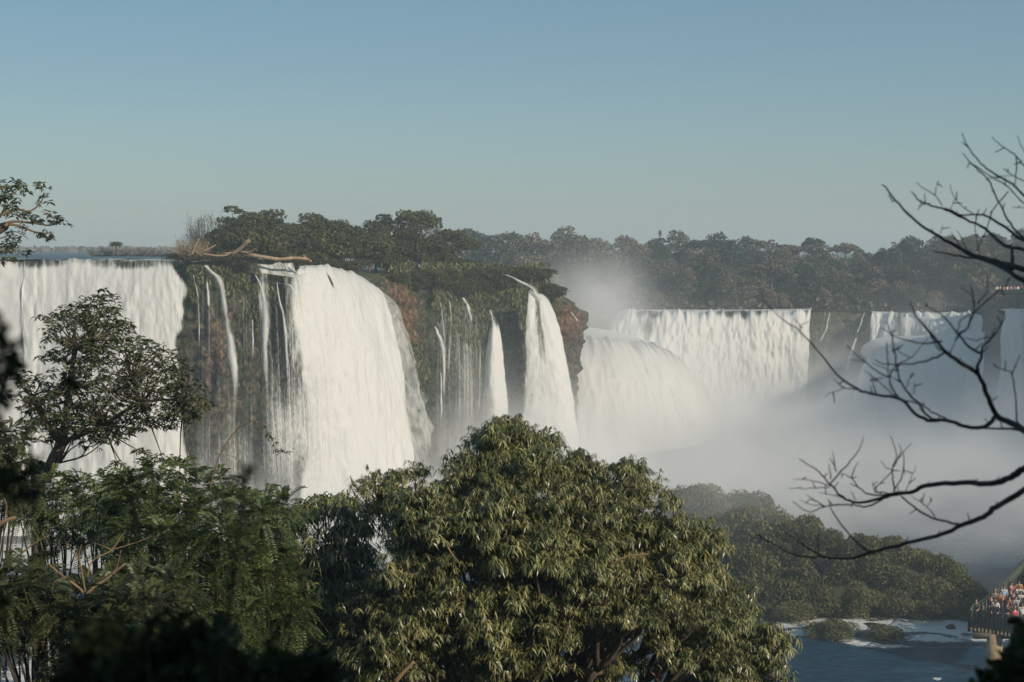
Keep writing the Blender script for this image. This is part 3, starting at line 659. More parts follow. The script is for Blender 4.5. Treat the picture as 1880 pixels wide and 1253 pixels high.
for kind, px, yt, yb, off, lab in [
    ('open', 448, 384, 478, 12, 'tall open-branched tree at the left end of the rim grove'), ('dome', 425, 404, 480, 14, 'dark round tree tucked left behind the open-branched tree'), ('dome', 492, 390, 480, 13, 'bright-topped tree right beside the open-branched tree on the rim'),
    ('dome', 580, 397, 485, 15, 'big dark dome tree on the rim, above the driftwood logs'), ('dome', 545, 415, 485, 12, 'small dome tree left of the big dark dome tree on the rim'), ('umb', 612, 408, 485, 13, 'spreading tree leaning right of the big dark dome tree'),
    ('dome', 655, 420, 490, 10, 'low dark tree in the dip of the rim grove'), ('dome', 690, 410, 490, 14, 'dull brownish round tree left of the umbrella tree'), ('open', 722, 400, 490, 16, 'thin-crowned tree against the sky just left of the umbrella tree'),
    ('umb', 765, 391, 488, 16, 'tall umbrella-shaped tree, highest at the right of the rim grove'), ('dome', 742, 425, 490, 12, 'round tree in front of the umbrella tree'), ('umb', 830, 426, 492, 14, 'dark layered tree at the right end of the rim grove'),
    ('dome', 800, 436, 494, 12, 'small round tree between the umbrella tree and the dark layered tree'), ('umb', 862, 444, 498, 10, 'low spreading tree where the rim grove meets the far forest'), ('open', 520, 408, 482, 16, 'sparse tree in the gap left of the big dark dome tree')]:
    rimtree(kind, px, yt - 5, yb, off, lab)
k = 0
for px in list(range(405, 880, 21)) + list(range(415, 700, 26)):
    yt = ridge(px) + random.uniform(14, 40); k += 1
    rimtree('bush' if k % 3 else 'dome', px + random.uniform(-6, 6), yt, max(yt + 45, 482 + max(0, px - 700) * .08), random.uniform(3, 9), 'dark bush or small tree packed under the crowns of the rim grove')
GS = 'shrubs draped over the top of the cliff'
for px in range(560, 1020, 13):
    for j in range(3 if px > 690 else 1):
        lo = np.interp(px, [560, 640, 690, 740, 800, 900, 960, 1010], [470, 488, 478, 505, 530, 520, 508, 530]); hi = np.interp(px, [560, 690, 800, 900, 960, 1010], [460, 455, 470, 482, 490, 515])
        y = random.uniform(hi, lo) + 14; x = px + random.uniform(-6, 6)
        if 925 < x < 1000 and y > 512: y = 508
        Yw = (rimY(x) + (-1.5 if y > 505 else 3)) * S; s = random.uniform(.45, .75)
        place(RT['bush'], tuple(P(x, y + 8, Yw)), (s, s, s * .8), 'low green shrub draped over the top of the mossy cliff', GS)
# wispy grey shrub at the left
def wispy(name, label, cat, loc, h, w, n, mat, up=1.0, thick=.02, group=None, part='stem'):
    t = thing(name, label, cat, loc, 0, group); ch = []
    for i in range(n):
        a = RNG.uniform(0, 6.28); b = np.array([math.cos(a) * w * .25 * RNG.random(), math.sin(a) * w * .25 * RNG.random(), 0]); hh = h * RNG.uniform(.5, 1)
        m = b + np.array([math.cos(a) * w * .3, math.sin(a) * w * .3, hh * .5]) * RNG.uniform(.5, 1); e = np.array([math.cos(a) * w * .5 * RNG.random(), math.sin(a) * w * .5 * RNG.random(), hh])
        ch.append((curve([b, m * .8, e], 3), np.linspace(thick, thick * .3, 7)))
        for j in range(3):
            q = m + (e - m) * RNG.random(); d = unit(RNG.normal(size=3) + np.array([0, 0, 1.2])); ch.append((np.array([q, q + d * h * .16]), [thick * .5, thick * .2]))
    obj(part, tubes(part, ch, 3), mat, t); return t
M['wisp'] = bark('dry_stems', (.07, .065, .05), (.17, .15, .11))
wispy('leafless_shrub', 'wispy grey leafless shrub at the left end of the rim grove', 'shrub', tuple(Q(378, 468, 206)), 4.0, 4.0, 110, M['wisp'], thick=.035)
wispy('leafless_shrub', 'lower wispy shrub behind the driftwood pile', 'shrub', tuple(Q(350, 470, 204)), 2.2, 3.0, 70, M['wisp'], thick=.03)
for i, (x, y, h) in enumerate([(185, 471, 1.0), (215, 471, .9), (248, 471, 1.1), (280, 471, .9)]):
    wispy('reed_clump', ['leftmost clump of dry reeds on the upper river', 'dry reeds around the foot of the little palm', 'tallest clump of dry reeds right of the little palm', 'rightmost clump of dry reeds nearest the driftwood'][i], 'reeds', tuple(Q(x, y, 225)), h, 3.6, 90, M['wisp'], thick=.02, group='dry reeds on the lip of the falls')
wispy('brush_pile', 'tangled tan brush caught with the driftwood at the left end of the rim grove', 'brush', tuple(Q(352, 478, 196.5)), 1.9, 4.2, 120, M['drift'], thick=.03)
t = thing('palm_tree', 'tiny palm standing alone above the left curtain', 'palm', tuple(Q(213, 470, 222)))
obj('trunk', tubes('trunk', [(np.array([[0, 0, 0], [.02, 0, 1.3]]), [.06, .05])], 6), M['trunk'], t)
n = 260; a = RNG.uniform(0, 6.28, n); d = unit(np.stack([np.cos(a), np.sin(a) , RNG.uniform(-.3, .5, n)], -1)); p0 = np.array([0, 0, 1.3]) + d * RNG.uniform(.05, .45, n)[:, None]
V, Fs = leaves('lance', p0, d, np.tile([0, 0, 1.], (n, 1)), .5, .09, .5); obj('crown', mesh('crown', V, Fs, False), M['rim'], t)
# driftwood
t = thing('driftwood_log', 'long pale driftwood log jammed along the lip, its raised stub pointing up right', 'log', tuple(Q(420, 474, 197)))
O = Q(420, 474, 197)
def rel(pts): return np.array([Q(*p) for p in pts]) - O
obj('log', tubes('log', [(curve(rel([(405, 470, 197), (430, 466, 196.5), (470, 470, 196), (510, 476, 196.5), (540, 474, 197.5), (566, 476, 199)]), 5), np.interp(np.linspace(0, 1, 26), [0, .5, 1], [.2, .17, .12]))], 8, .3), M['drift'], t)
for p_, r_ in [(curve(rel([(425, 468, 196), (440, 458, 195.7), (458, 441, 195)]), 4), np.linspace(.17, .2, 9)), (curve(rel([(566, 477, 199), (572, 481, 199), (556, 470, 199)]), 3), np.linspace(.12, .1, 7)),
                                (curve(rel([(440, 463, 196), (458, 463, 195.5), (470, 456, 195)]), 3), np.linspace(.12, .05, 7))]: obj('branch', tubes('branch', [(p_, r_)], 8, .3), M['drift'], t)
for i, (pts, r, lab) in enumerate([([(330, 462, 197), (360, 465, 196), (400, 470, 195.5), (420, 468, 196)], .13, 'thin driftwood pole lying at the left end of the pile'),
                                   ([(352, 468, 195), (360, 450, 195), (366, 439, 195)], .12, 'broken driftwood snag standing up at the left of the pile'),
                                   ([(372, 462, 195), (385, 456, 195), (397, 450, 195)], .09, 'short forked driftwood stick behind the thin pole'),
                                   ([(345, 455, 196), (358, 462, 195), (372, 470, 195)], .1, 'short driftwood stick slanting down on the pile'),
                                   ([(303, 452, 197), (311, 460, 197), (325, 468, 196.5)], .1, 'dark driftwood stub at the very left of the pile')]):
    p = np.array([Q(*q) for q in pts]); o = obj('driftwood_stick', tubes('driftwood_stick', [(curve(p - p[0], 4), np.linspace(r, r * .5, 4 * (len(pts) - 1) + 1))], 7, .3), M['drift'], None, tuple(p[0])); tag(o, lab, 'driftwood', 'driftwood caught on the lip')
def bush_at(px, py, Y, s, lab, grp, pr, sz=.9): place(pr, tuple(P(px, py, Y)), (s, s, s * sz), lab, grp)
for i, (x, y, s) in enumerate([(322, 480, .55), (345, 484, .5), (365, 482, .5), (400, 484, .5), (425, 482, .6), (450, 490, .5)]):
    bush_at(x, y, 196.5 * S, s, 'mossy tussock on the lip around the driftwood', 'tussocks around the driftwood', RT['bush'], .5)
# hanging moss and ferns over the cliff face: uncountable
def face_scatter(n, pxr, pyr, dens, size, seedn):
    x = RNG.uniform(*pxr, n); y = RNG.uniform(*pyr, n)
    k = fbm(np.stack([x * .03, y * .012, 0 * x], -1), 3, seedn); keep = (k + dens(x, y)) > 1.0
    x, y = x[keep], y[keep]
    Yt = np.interp(x, [r[0] for r in RIM[:19]], [r[2] for r in RIM[:19]]); Yb = np.interp(x, BOTPX[:19], [r[3] for r in RIM[:19]])
    q = sstep(480, 985, y); Yw = (Yt * (1 - q) + Yb * q) * S + RNG.uniform(-1.0, -.2, len(x))
    p = np.array([P(a, b, c) for a, b, c in zip(x, y, Yw)]); n = len(x)
    d = unit(rdir(n) * .6 + np.array([0, -.35, -.9])); s = RNG.uniform(.5, 1.2, n) * size
    return leaves('lance', p, d, unit(np.array([0, -1, .4]) + rdir(n) * .5), s, s * .28, .1)
V, Fs = joinV([face_scatter(14000, (345, 480), (485, 700), lambda x, y: .62 - (y - 485) * .0013 - .3 * g2(x, y, 395, 660, 25, 90), .5, 3),
               face_scatter(6000, (480, 590), (500, 720), lambda x, y: .5 - (y - 500) * .0006, .4, 4),
               face_scatter(30000, (690, 1010), (480, 800), lambda x, y: .72 - np.abs(y - 500) * .0011 - .35 * g2(x, y, 735, 560, 40, 80), .55, 6)])
o = stuff(obj('hanging_moss', mesh('hanging_moss', V, Fs, False), M['moss'])); tag(o, 'moss and hanging ferns covering the wet cliff face', 'moss')

# ---- island in the river
IB = [tree_proto('island_bush', '', 'bush', M['island'], 3, 2.3, 'bush', 6500, .17, 91 + i) for i in range(3)]
M['islegrass'] = foliage('reed_grass', [(.04, .045, .016), (.10, .10, .035), (.22, .19, .075)], 1.5, .6, .25, .2, .3)
def mound(name, cx, cy, rx, ry, h, n=40):
    a = np.linspace(-1, 1, n); X, Y = np.meshgrid(a, a); r = np.sqrt(X ** 2 + Y ** 2)
    x = cx + X * rx; y = cy + Y * ry; z = -.6 + (h + .6) * np.clip(1 - r ** 2.2, 0, 1) + (fbm(np.stack([x * .3, y * .3, 0 * x], -1), 3, 2) - .5) * .8 * (r < 1)
    return obj(name, mesh(name, np.stack([x, y, z], -1).reshape(-1, 3), [gridfaces(n, n)]), M['soil'])
c1 = PZ(1560, 124, 0); struct(mound('island_ground', c1[0], 124, 10.5, 8.5, 2.4))
c2 = PZ(1330, 133, 0); struct(mound('island_ground', c2[0], 132, 8.5, 9.5, 3.2))
GI = 'bushes of the river island'
isl = [  # px, ytop, ybase, Y(world), kind, label
 (1262, 893, 1010, 132, 'rounded dark bush at the top left of the island, misty'), (1300, 900, 1000, 137, 'pale misty bush behind, left summit of the island'), (1345, 905, 1000, 138, 'pale misty bush behind, middle summit of the island'), (1385, 906, 1010, 136, 'pale misty dome bush at the right summit of the island'),
 (1345, 940, 1060, 128, 'dark domed bush below the misty summits of the island'), (1400, 935, 1070, 127, 'larger dark domed bush with steep right flank on the island'), (1290, 950, 1080, 128, 'dark bush half hidden by the drooping-leaved tree'), (1475, 952, 1030, 124, 'small round bush standing up from the island saddle'),
 (1512, 968, 1040, 123, 'bush just right of the small round saddle bush'), (1440, 985, 1070, 124, 'low bush in the saddle of the island'), (1380, 1010, 1110, 121, 'broad bush on the left slope of the island'), (1320, 1010, 1120, 122, 'bush low on the left slope of the island'),
 (1585, 980, 1060, 121, 'bush at the left end of the sunlit island crest'), (1630, 990, 1080, 119, 'sunlit bush in the middle of the island crest'), (1680, 1005, 1090, 118, 'sunlit bush right of the middle of the island crest'), (1730, 1020, 1100, 117, 'rounded bush near the right end of the island crest'),
 (1770, 1060, 1125, 115, 'low bush on the right slope of the island'), (1800, 1085, 1138, 113, 'last low bush at the right tip of the island'), (1550, 1010, 1110, 117, 'dense bush on the front slope below the crest'), (1610, 1030, 1120, 114, 'front slope bush under the sunlit crest'),
 (1665, 1050, 1130, 113, 'front slope bush right of centre'), (1720, 1065, 1135, 112, 'front bush above the white rapids'), (1490, 1020, 1110, 118, 'dark bush beneath the hanging twig clump'), (1440, 1050, 1135, 114, 'front bush at the left shore of the island'),
 (1500, 1070, 1140, 112, 'dark front bush at the shore left of the golden tuft'), (1580, 1075, 1142, 110.5, 'front shore bush right of the golden tuft'), (1640, 1085, 1143, 110, 'low shore bush touching the white rapids'), (1760, 1095, 1143, 110, 'low shore bush at the right end of the rapids'),
 (1395, 1070, 1135, 115, 'shore bush beside the outer leaves of the big tree'), (1700, 1100, 1145, 109.5, 'lowest shore bush behind the blue wave'), (1455, 1105, 1150, 109.5, 'small greyish shore bush left of the river shrub')]
for i, (x, yt, yb, Y, lab) in enumerate(isl):
    if Y <= 119: Y = max(Y, CAM * F / (yb - 460.0) + .4)
    b = P(x, yb, Y); h = P(x, yt, Y)[2] - b[2]; s = h / 2.7; w = max(.72, s * .68)
    place(IB[i % 3], (b[0], b[1], b[2]), (w * 1.1, w, s), lab, GI)
for i in range(70):
    x = random.uniform(1300, 1800); f = random.random()
    yt = np.interp(x, [1290, 1400, 1470, 1600, 1740, 1810], [960, 960, 1010, 1015, 1050, 1110]); y = yt + (1128 - yt) * f + 12; Y = 129 - 13 * f
    place(IB[i % 3], tuple(P(x, y + 8, Y)), random.uniform(.32, .6), 'low scrub bush filling the slope of the river island', 'low scrub on the river island')
# grass over the island
n = 16000; x = RNG.uniform(1300, 1815, n); f = RNG.random(n); yt = np.interp(x, [1290, 1400, 1470, 1600, 1740, 1810], [970, 970, 1010, 1005, 1035, 1095]); y = yt + (1142 - yt) * f; Yw = 129 - 14 * f
p = np.array([P(a, b, c) for a, b, c in zip(x, y, Yw)]); d = unit(rdir(n) * .45 + np.array([0, 0, 1.]))
V, Fs = leaves('lance', p, d, rdir(n), RNG.uniform(.5, 1.1, n), .09, .3)
o = stuff(obj('reed_grass', mesh('reed_grass', V, Fs, False), M['islegrass'])); tag(o, 'tall yellow-green grass growing between the island bushes', 'grass')
def tuft(label, px, py, Y, h, n, mat='islegrass', name='grass_tuft'):
    p0 = P(px, py, Y); a = rdir(n); pos = a * np.array([.35, .35, .05]) * h
    d = unit(a * np.array([.7, .7, 0]) + np.array([0, 0, 1.])); V, Fs = leaves('lance', pos, d, rdir(n), RNG.uniform(.6, 1.1, n) * h, .07 * h, .55)
    return tag(obj(name, mesh(name, V, Fs, False), M[mat], None, tuple(p0)), label, 'grass tuft')
tuft('golden grass tuft arching over the shore in the middle of the island', 1538, 1136, 115.6, 2.1, 420)
tuft('pale grass tuft at the shore left of the golden tuft', 1478, 1140, 115.2, 1.3, 260)
tuft('short pale grass tuft on the shore right of the golden tuft', 1605, 1143, 114.8, 1.1, 220)
for i, (x, yb, w, s, lab) in enumerate([(1538, 1181, .62, .62, 'river shrub on a rock in the rapids, largest of the three'), (1500, 1176, .5, .45, 'small river shrub joined to the left of the largest one'), (1625, 1185, .62, .5, 'flat-topped river shrub in the rapids, right of the largest one')]):
    yy = {0: 104.5, 1: 105, 2: 103}[i]
    yy = CAM * F / (yb - 460.0)
    place(IB[i], tuple(P(x, yb, yy)), (w, w, s), lab, 'shrubs standing in the rapids')
M['rock'] = plain('wet_rock', (.02, .018, .017), .35, .4, 3)
def YR(py): return CAM * F / (py - 460.0)          # distance of the river surface seen at photo row py
def rock(px, py, Y, r, lab, seed):
    Y = YR(py)
    a = np.linspace(0, PI, 14); b = np.linspace(0, 2 * PI, 24); A, B = np.meshgrid(a, b)
    d = np.stack([np.sin(A) * np.cos(B), np.sin(A) * np.sin(B), np.cos(A)], -1); k = .75 + .5 * fbm(d * 1.8 + seed, 3, seed)
    V = d * np.array(r) * k[..., None]
    tag(obj('river_rock', mesh('river_rock', V.reshape(-1, 3), [gridfaces(24, 14)]), M['rock'], None, tuple(P(px, py, Y))), lab, 'rock', 'rocks in the rapids')
for i, a in enumerate([(1745, 1160, 104, (.45, .45, .6), 'tall dark rock breaking the rapids behind the blue wave'), (1725, 1164, 104.5, (1.0, .7, .25), 'low flat rock left against the tall dark rock'), (1772, 1172, 103.5, (1.0, .7, .3), 'low wet rock right of the tall dark rock'), (1480, 1168, 104, (1.2, .5, .14), 'long low rock shelf left of the river shrubs'),
                       (1600, 1152, 107, (1.1, .8, .3), 'small rock upstream of the flat-topped river shrub'), (1637, 1159, 106, (.8, .6, .3), 'small rock directly behind the flat-topped river shrub'), (1530, 1184, 103, (1.1, .6, .3), 'rock under the largest river shrub'), (1625, 1186, 102.4, (1.0, .5, .25), 'rock under the flat-topped river shrub')]): rock(*a, 10 + i)

# ================================================================ NEAR TREES
def inpoly(x, y, poly):
    c = False; j = len(poly) - 1
    for i in range(len(poly)):
        if (poly[i][1] > y) != (poly[j][1] > y) and x < (poly[j][0] - poly[i][0]) * (y - poly[i][1]) / (poly[j][1] - poly[i][1]) + poly[i][0]: c = not c
        j = i
    return c
def edge_dist(x, y, poly):
    p = np.array(poly, float); q = np.roll(p, -1, 0); d = q - p; t = np.clip(((x - p[:, 0]) * d[:, 0] + (y - p[:, 1]) * d[:, 1]) / (d ** 2).sum(1), 0, 1)
    return float(np.min(np.hypot(p[:, 0] + d[:, 0] * t - x, p[:, 1] + d[:, 1] * t - y)))
def clusters(poly, Y, depth, spacing, n, holes=(), dome=120, layers=(-1, 1), seed=1, inset=.35):
    """crown lobes filling a silhouette as a rounded 3D volume (near, middle and back layers)"""
    rg = random.Random(seed); xs = [p[0] for p in poly]; ys = [p[1] for p in poly]; out = []
    for layer in layers:
        got = []; tries = 0
        while len(got) < n and tries < n * 60:
            tries += 1; x = rg.uniform(min(xs), max(xs)); y = rg.uniform(min(ys), max(ys))
            if not inpoly(x, y, poly): continue
            e = edge_dist(x, y, poly)
            if e < spacing * inset: continue
            if any(((x - h[0]) / h[2]) ** 2 + ((y - h[1]) / h[3]) ** 2 < 1 for h in holes): continue
            if any(math.hypot(x - a, y - b) < spacing for a, b, c in got): continue
            k = min(1, e / dome); got.append((x, y, Y - layer * depth * math.sqrt(k * (2 - k)) * -1 + rg.uniform(-.5, .5) * depth * .5))
        out += got
    return out
def rosettes(cs, per, r, leafL, leafW, nl, droop, flat=.75, out_bias=.6):
    """leafy whorls on the upper/outer shell of each lobe"""
    pos = []; d = []; nr = []; tips = []
    for c in cs:
        c = np.array(c)
        k = max(2, int(per * RNG.uniform(.45, 1.35))); r_ = r * RNG.uniform(.6, 1.35); v = rdir(k); v[:, 2] = np.abs(v[:, 2]) * 1.0 - .25; v = unit(v)
        rr = r_ * RNG.uniform(.35, 1.15, k); q = c + v * rr[:, None] * np.array([1, 1, flat]); tips.append(q)
        a = RNG.uniform(0, 6.28, (k, nl)); el = RNG.uniform(-.75, .25, (k, nl))
        dd = np.stack([np.cos(a) * np.cos(el), np.sin(a) * np.cos(el), np.sin(el)], -1) + v[:, None] * out_bias * .6
        pos.append(np.repeat(q, nl, 0) + RNG.normal(size=(k * nl, 3)) * leafL * .12); d.append(unit(dd.reshape(-1, 3))); nr.append(unit(np.repeat(v, nl, 0) + np.array([0, 0, .8])))
    pos = np.concatenate(pos); N = len(pos); L = leafL * RNG.uniform(.65, 1.2, N) * (.7 + .65 * vn(pos * 1.3, 77))
    return pos, np.concatenate(d), np.concatenate(nr), L, L * leafW, tips
def limbs(cs, base, fork, r0, sub=5, seed=1):
    """trunk from base to fork, limbs to groups of lobes, branches to each"""
    rg = np.random.default_rng(seed); cs = np.array(cs); ch = [(curve([base, (base + fork) / 2 + np.array([.15, 0, 0]), fork], 5), np.linspace(r0, r0 * .7, 11))]
    k = max(2, len(cs) // sub); cen = cs[rg.choice(len(cs), k, False)]
    for _ in range(6):
        a = np.argmin(((cs[:, None] - cen[None]) ** 2).sum(-1), 1); cen = np.array([cs[a == i].mean(0) if (a == i).any() else cen[i] for i in range(k)])
    for i in range(k):
        if not (a == i).any(): continue
        hub = fork + (cen[i] - fork) * .78; hub[2] -= .12 * np.linalg.norm(cen[i] - fork)
        m = (fork + hub) / 2 + rg.normal(size=3) * .12; m[2] -= .08 * np.linalg.norm(hub - fork)
        ch.append((curve([fork, m, hub], 5), np.linspace(r0 * .5, r0 * .2, 11)))
        for c in cs[a == i]:
            mm = (hub + c) / 2 + rg.normal(size=3) * .07; ch.append((curve([hub, mm, c], 3), np.linspace(r0 * .18, r0 * .05, 7)))
    return ch
def leaf_obj(data, kind, mat, t, O, droop, name='crown'):
    pos, d, nr, L, W = data[:5]; V, Fs = leaves(kind, pos - O, d, nr, L, W, droop); return obj(name, mesh(name, V, Fs, False), mat, t)
def twigs(cs, tips, r=.006):
    ch = []
    for c, q in zip(cs, tips):
        for e in q[::2]: ch.append((np.array([c, (np.array(c) + e) / 2 + RNG.normal(size=3) * .02, e]), [r, r * .8, r * .5]))
    return ch

# centre tree with drooping leaves
POLY = [(930, 762), (885, 785), (830, 815), (815, 850), (740, 852), (682, 885), (676, 918), (700, 950), (690, 985), (640, 1075), (600, 1130), (560, 1262), (1435, 1262), (1440, 1175), (1395, 1120), (1350, 1075), (1325, 1030), (1315, 985), (1280, 955), (1228, 950), (1205, 905), (1185, 855), (1130, 838), (1090, 850), (1060, 830), (1010, 795), (975, 785)]
HOLES = [(985, 905, 16, 18), (855, 1010, 18, 14), (1150, 940, 14, 12), (930, 1075, 24, 12), (1240, 1060, 16, 10), (1040, 960, 14, 10), (760, 1120, 18, 12), (705, 1015, 26, 32), (1130, 1190, 110, 36), (1215, 1240, 120, 26), (1050, 1235, 60, 28), (1210, 1150, 60, 14), (790, 938, 22, 14)]
cpx = clusters(POLY, 22, 1.7, 29, 215, HOLES, 200, (-1, .1), 5, 1.05)
for q in [(930, 772), (905, 786), (885, 800), (950, 782), (993, 800), (1008, 812), (1062, 836), (1088, 852), (1140, 846), (1166, 850), (1190, 880), (1222, 915), (1236, 955), (1290, 972), (1312, 988), (1300, 1012), (1345, 1080), (1378, 1112), (1418, 1150), (1430, 1172), (688, 884), (728, 868), (762, 858), (690, 925), (705, 905), (660, 1080), (620, 1110), (1412, 1205), (1425, 1235), (1120, 1110), (1160, 1110), (1235, 1180), (1150, 1205)]: cpx.append((q[0], q[1], 22 + random.uniform(-1.3, .3)))
CS = [P(c[0], c[1] + 12, c[2]) for c in cpx]
base = np.array([.3, 22.5, float(bank_z(np.array(.3), np.array(22.5)))]); O = base.copy()
t = thing('drooping_leaved_tree', 'large sunlit tree with drooping narrow yellow-green leaves in the bottom centre', 'tree', tuple(base))
dat = rosettes(CS, 82, .25, .08, .19, 9, .65, .9, .4)
leaf_obj(dat, 'lance', M['drooping'], t, O, .8)
fork = P(900, 1330, 22.6)
lm = [(p - O, r) for p, r in limbs(CS, base, fork, .22, 7, 3) + twigs(CS, dat[5])]
obj('trunk', tubes('trunk', lm, 6, .15), M['trunk'], t)
br = [([(1000, 1215, 21), (1060, 1228, 20.9), (1095, 1236, 20.8), (1150, 1226, 21), (1195, 1222, 21.2), (1245, 1218, 21.5)], .045, .028), ([(1180, 1225, 21), (1200, 1240, 21), (1215, 1262, 20.8)], .022, .015),
      ([(1000, 1215, 21), (1030, 1188, 21.2), (1062, 1165, 21.5), (1110, 1120, 22)], .05, .03), ([(1000, 1215, 21), (940, 1290, 21.4), (900, 1330, 22)], .06, .07),
      ([(1000, 1110, 20.3), (1070, 1070, 20.0), (1110, 1045, 19.9), (1125, 1030, 19.8)], .03, .012), ([(1110, 1045, 19.9), (1150, 1022, 19.9), (1190, 1018, 20)], .015, .01),
      ([(815, 990, 20), (828, 1015, 19.9), (845, 1036, 19.8)], .014, .01), ([(1165, 1165, 20.6), (1195, 1150, 20.5), (1250, 1160, 20.7)], .022, .012), ([(725, 1253, 20), (740, 1235, 20), (760, 1215, 20)], .035, .02)]
for pts, a, b in br: obj('branch', tubes('branch', [(curve(np.array([P(*q) for q in pts]) - O, 5), np.linspace(a, b, 5 * (len(pts) - 1) + 1))], 7, .25), M['palebark'], t)
# neighbour tree of the same kind to its left (top at 560-690)
POLY2 = [(575, 905), (545, 925), (480, 925), (455, 960), (430, 1010), (520, 1262), (760, 1262), (740, 1100), (690, 1040), (690, 960), (655, 905), (610, 898)]
cs2 = [P(*c) for c in clusters(POLY2, 23.5, 1.4, 36, 60, [(705, 1015, 26, 32)], 120, (-1, .2), 8)]
base2 = np.array([-2.9, 24.5, float(bank_z(np.array(-2.9), np.array(24.5)))])
t = thing('drooping_leaved_tree', 'smaller shaded tree with drooping leaves, left of the large drooping-leaved one', 'tree', tuple(base2))
dat = rosettes(cs2, 22, .26, .155, .155, 9, .65)
leaf_obj(dat, 'lance', M['drooping'], t, base2, 1.0)
obj('trunk', tubes('trunk', [(p - base2, r) for p, r in limbs(cs2, base2, P(600, 1300, 24), .14, 7, 4) + twigs(cs2, dat[5])], 6, .15), M['trunk'], t)

# left sparse tree
POLY3 = [(150, 552), (85, 580), (90, 640), (68, 655), (100, 672), (112, 700), (30, 690), (22, 740), (60, 790), (95, 815), (130, 800), (150, 830), (240, 800), (330, 790), (392, 748), (350, 700), (345, 660), (300, 640), (250, 620), (235, 590), (205, 560)]
cp3 = clusters(POLY3, 27, 1.3, 17, 135, [(105, 640, 10, 20), (270, 790, 20, 12), (250, 640, 12, 8)], 90, (-1, .3), 12) + [(190, 548, 27), (203, 560, 27), (386, 746, 27), (300, 845, 26.5), (345, 860, 26.5), (372, 880, 26.3), (260, 830, 26.6), (330, 890, 26.3), (215, 850, 26.8), (240, 870, 26.7)]
cs3 = [P(*c) for c in cp3]
base3 = np.array([P(80, 1000, 27.5)[0], 27.5, float(bank_z(np.array(-8.), np.array(27.5)))])
t = thing('slender_tree', 'thin-leaved forked tree standing before the white left curtain', 'tree', tuple(base3))
dat = rosettes(cs3, 8, .2, .105, .34, 5, .3, .9)
leaf_obj(dat, 'oval', M['small'], t, base3, .25)
fk = P(112, 815, 27)
ch = [(curve([base3, P(70, 1000, 27.4), P(85, 880, 27.2), P(98, 845, 27), fk], 6), np.linspace(.14, .095, 25))]
ch += [(curve([fk, P(95, 790, 27), P(78, 765, 26.8), P(60, 730, 26.8)], 5), np.linspace(.07, .02, 16)), (curve([fk, P(122, 760, 26.9), P(130, 700, 26.8), P(140, 640, 26.8), P(168, 625, 26.8), P(190, 560, 27)], 5), np.linspace(.08, .012, 26)),
       (curve([fk, P(145, 800, 26.8), P(190, 780, 26.6), P(260, 740, 26.6), P(340, 735, 26.8), P(386, 745, 27)], 5), np.linspace(.06, .01, 26)), (curve([P(140, 640, 26.8), P(135, 620, 26.7), P(140, 590, 26.7)], 4), np.linspace(.035, .01, 9))]
hubs = [P(60, 730, 26.8), P(130, 700, 26.8), P(140, 640, 26.8), P(190, 780, 26.6), P(260, 740, 26.6), P(340, 735, 26.8), P(168, 625, 26.8), P(240, 700, 26.8), P(110, 850, 27)]
ch.append((curve([P(150, 780, 26.8), P(200, 740, 26.7), P(240, 700, 26.8)], 4), np.linspace(.04, .015, 9)))
for c in cs3:
    h = min(hubs, key=lambda q: np.linalg.norm(q - c)); ch.append((curve([h, (h + c) / 2 + RNG.normal(size=3) * .08, c], 3), np.linspace(.018, .006, 7)))
obj('trunk', tubes('trunk', [(p - base3, r) for p, r in ch + twigs(cs3, dat[5], .004)], 6, .2), M['trunk'], t)

# feathery shrubs
def feathery(label, poly, Y, depth, n, spacing, seed, base_px, frond=.36, lL=.03, per=22, mat='feather', holes=()):
    cs = [P(*c) for c in clusters(poly, Y, depth, spacing, n, holes, 110, (-1, .3), seed)]
    b = P(base_px[0], base_px[1], Y + .6); b[2] = float(bank_z(b[0], b[1]))
    t = thing('feathery_tree', label, 'tree', tuple(b)); pos = []; d = []; nr = []; rach = []
    for c in cs:
        for i in range(per):
            v = unit(RNG.normal(size=3) + np.array([.15, -.4, .35])); p0 = c + v * .08; side = unit(np.cross(v, np.array([0, 0, 1.]) + RNG.normal(size=3) * .3)); L = frond * RNG.uniform(.6, 1.15); k = 15
            s = np.linspace(.12, 1, k)[:, None]; q = p0 + v * L * s + np.array([0, 0, -.45]) * L * s ** 2
            rach.append((q[::5], [.0035, .003, .002]))
            up = unit(np.cross(side, v))
            for sg in (-1, 1):
                pos.append(q); d.append(unit(side * sg + v * .35 + RNG.normal(size=(k, 3)) * .08)); nr.append(np.tile(up, (k, 1)))
    pos = np.concatenate(pos); N = len(pos); L = lL * 2.2 * RNG.uniform(.7, 1.1, N)
    leaf_obj((pos, np.concatenate(d), np.concatenate(nr), L, L * .3), 'oval', M[mat], t, b, .15)
    obj('trunk', tubes('trunk', [(p - b, r) for p, r in limbs(cs, b, (b + np.mean(cs, 0)) / 2, .1, 7, seed) + rach], 4), M['duskbark'], t)
    return t
feathery('dark green feathery-leaved tree filling the lower left, beside the slender forked tree', [(225, 870), (300, 850), (370, 872), (410, 870), (440, 905), (520, 905), (548, 925), (520, 960), (560, 1100), (540, 1262), (250, 1262), (200, 1000), (180, 930)], 20.5, 1.8, 120, 33, 21, (400, 1300), holes=[(250, 880, 20, 10)])
feathery('feathery-leaved sapling with gaps of white water behind it at the lower left', [(60, 880), (140, 870), (230, 880), (260, 960), (230, 1010), (120, 990), (20, 960), (10, 900)], 23, 1.0, 48, 27, 22, (120, 1300), .34, .03, 15)
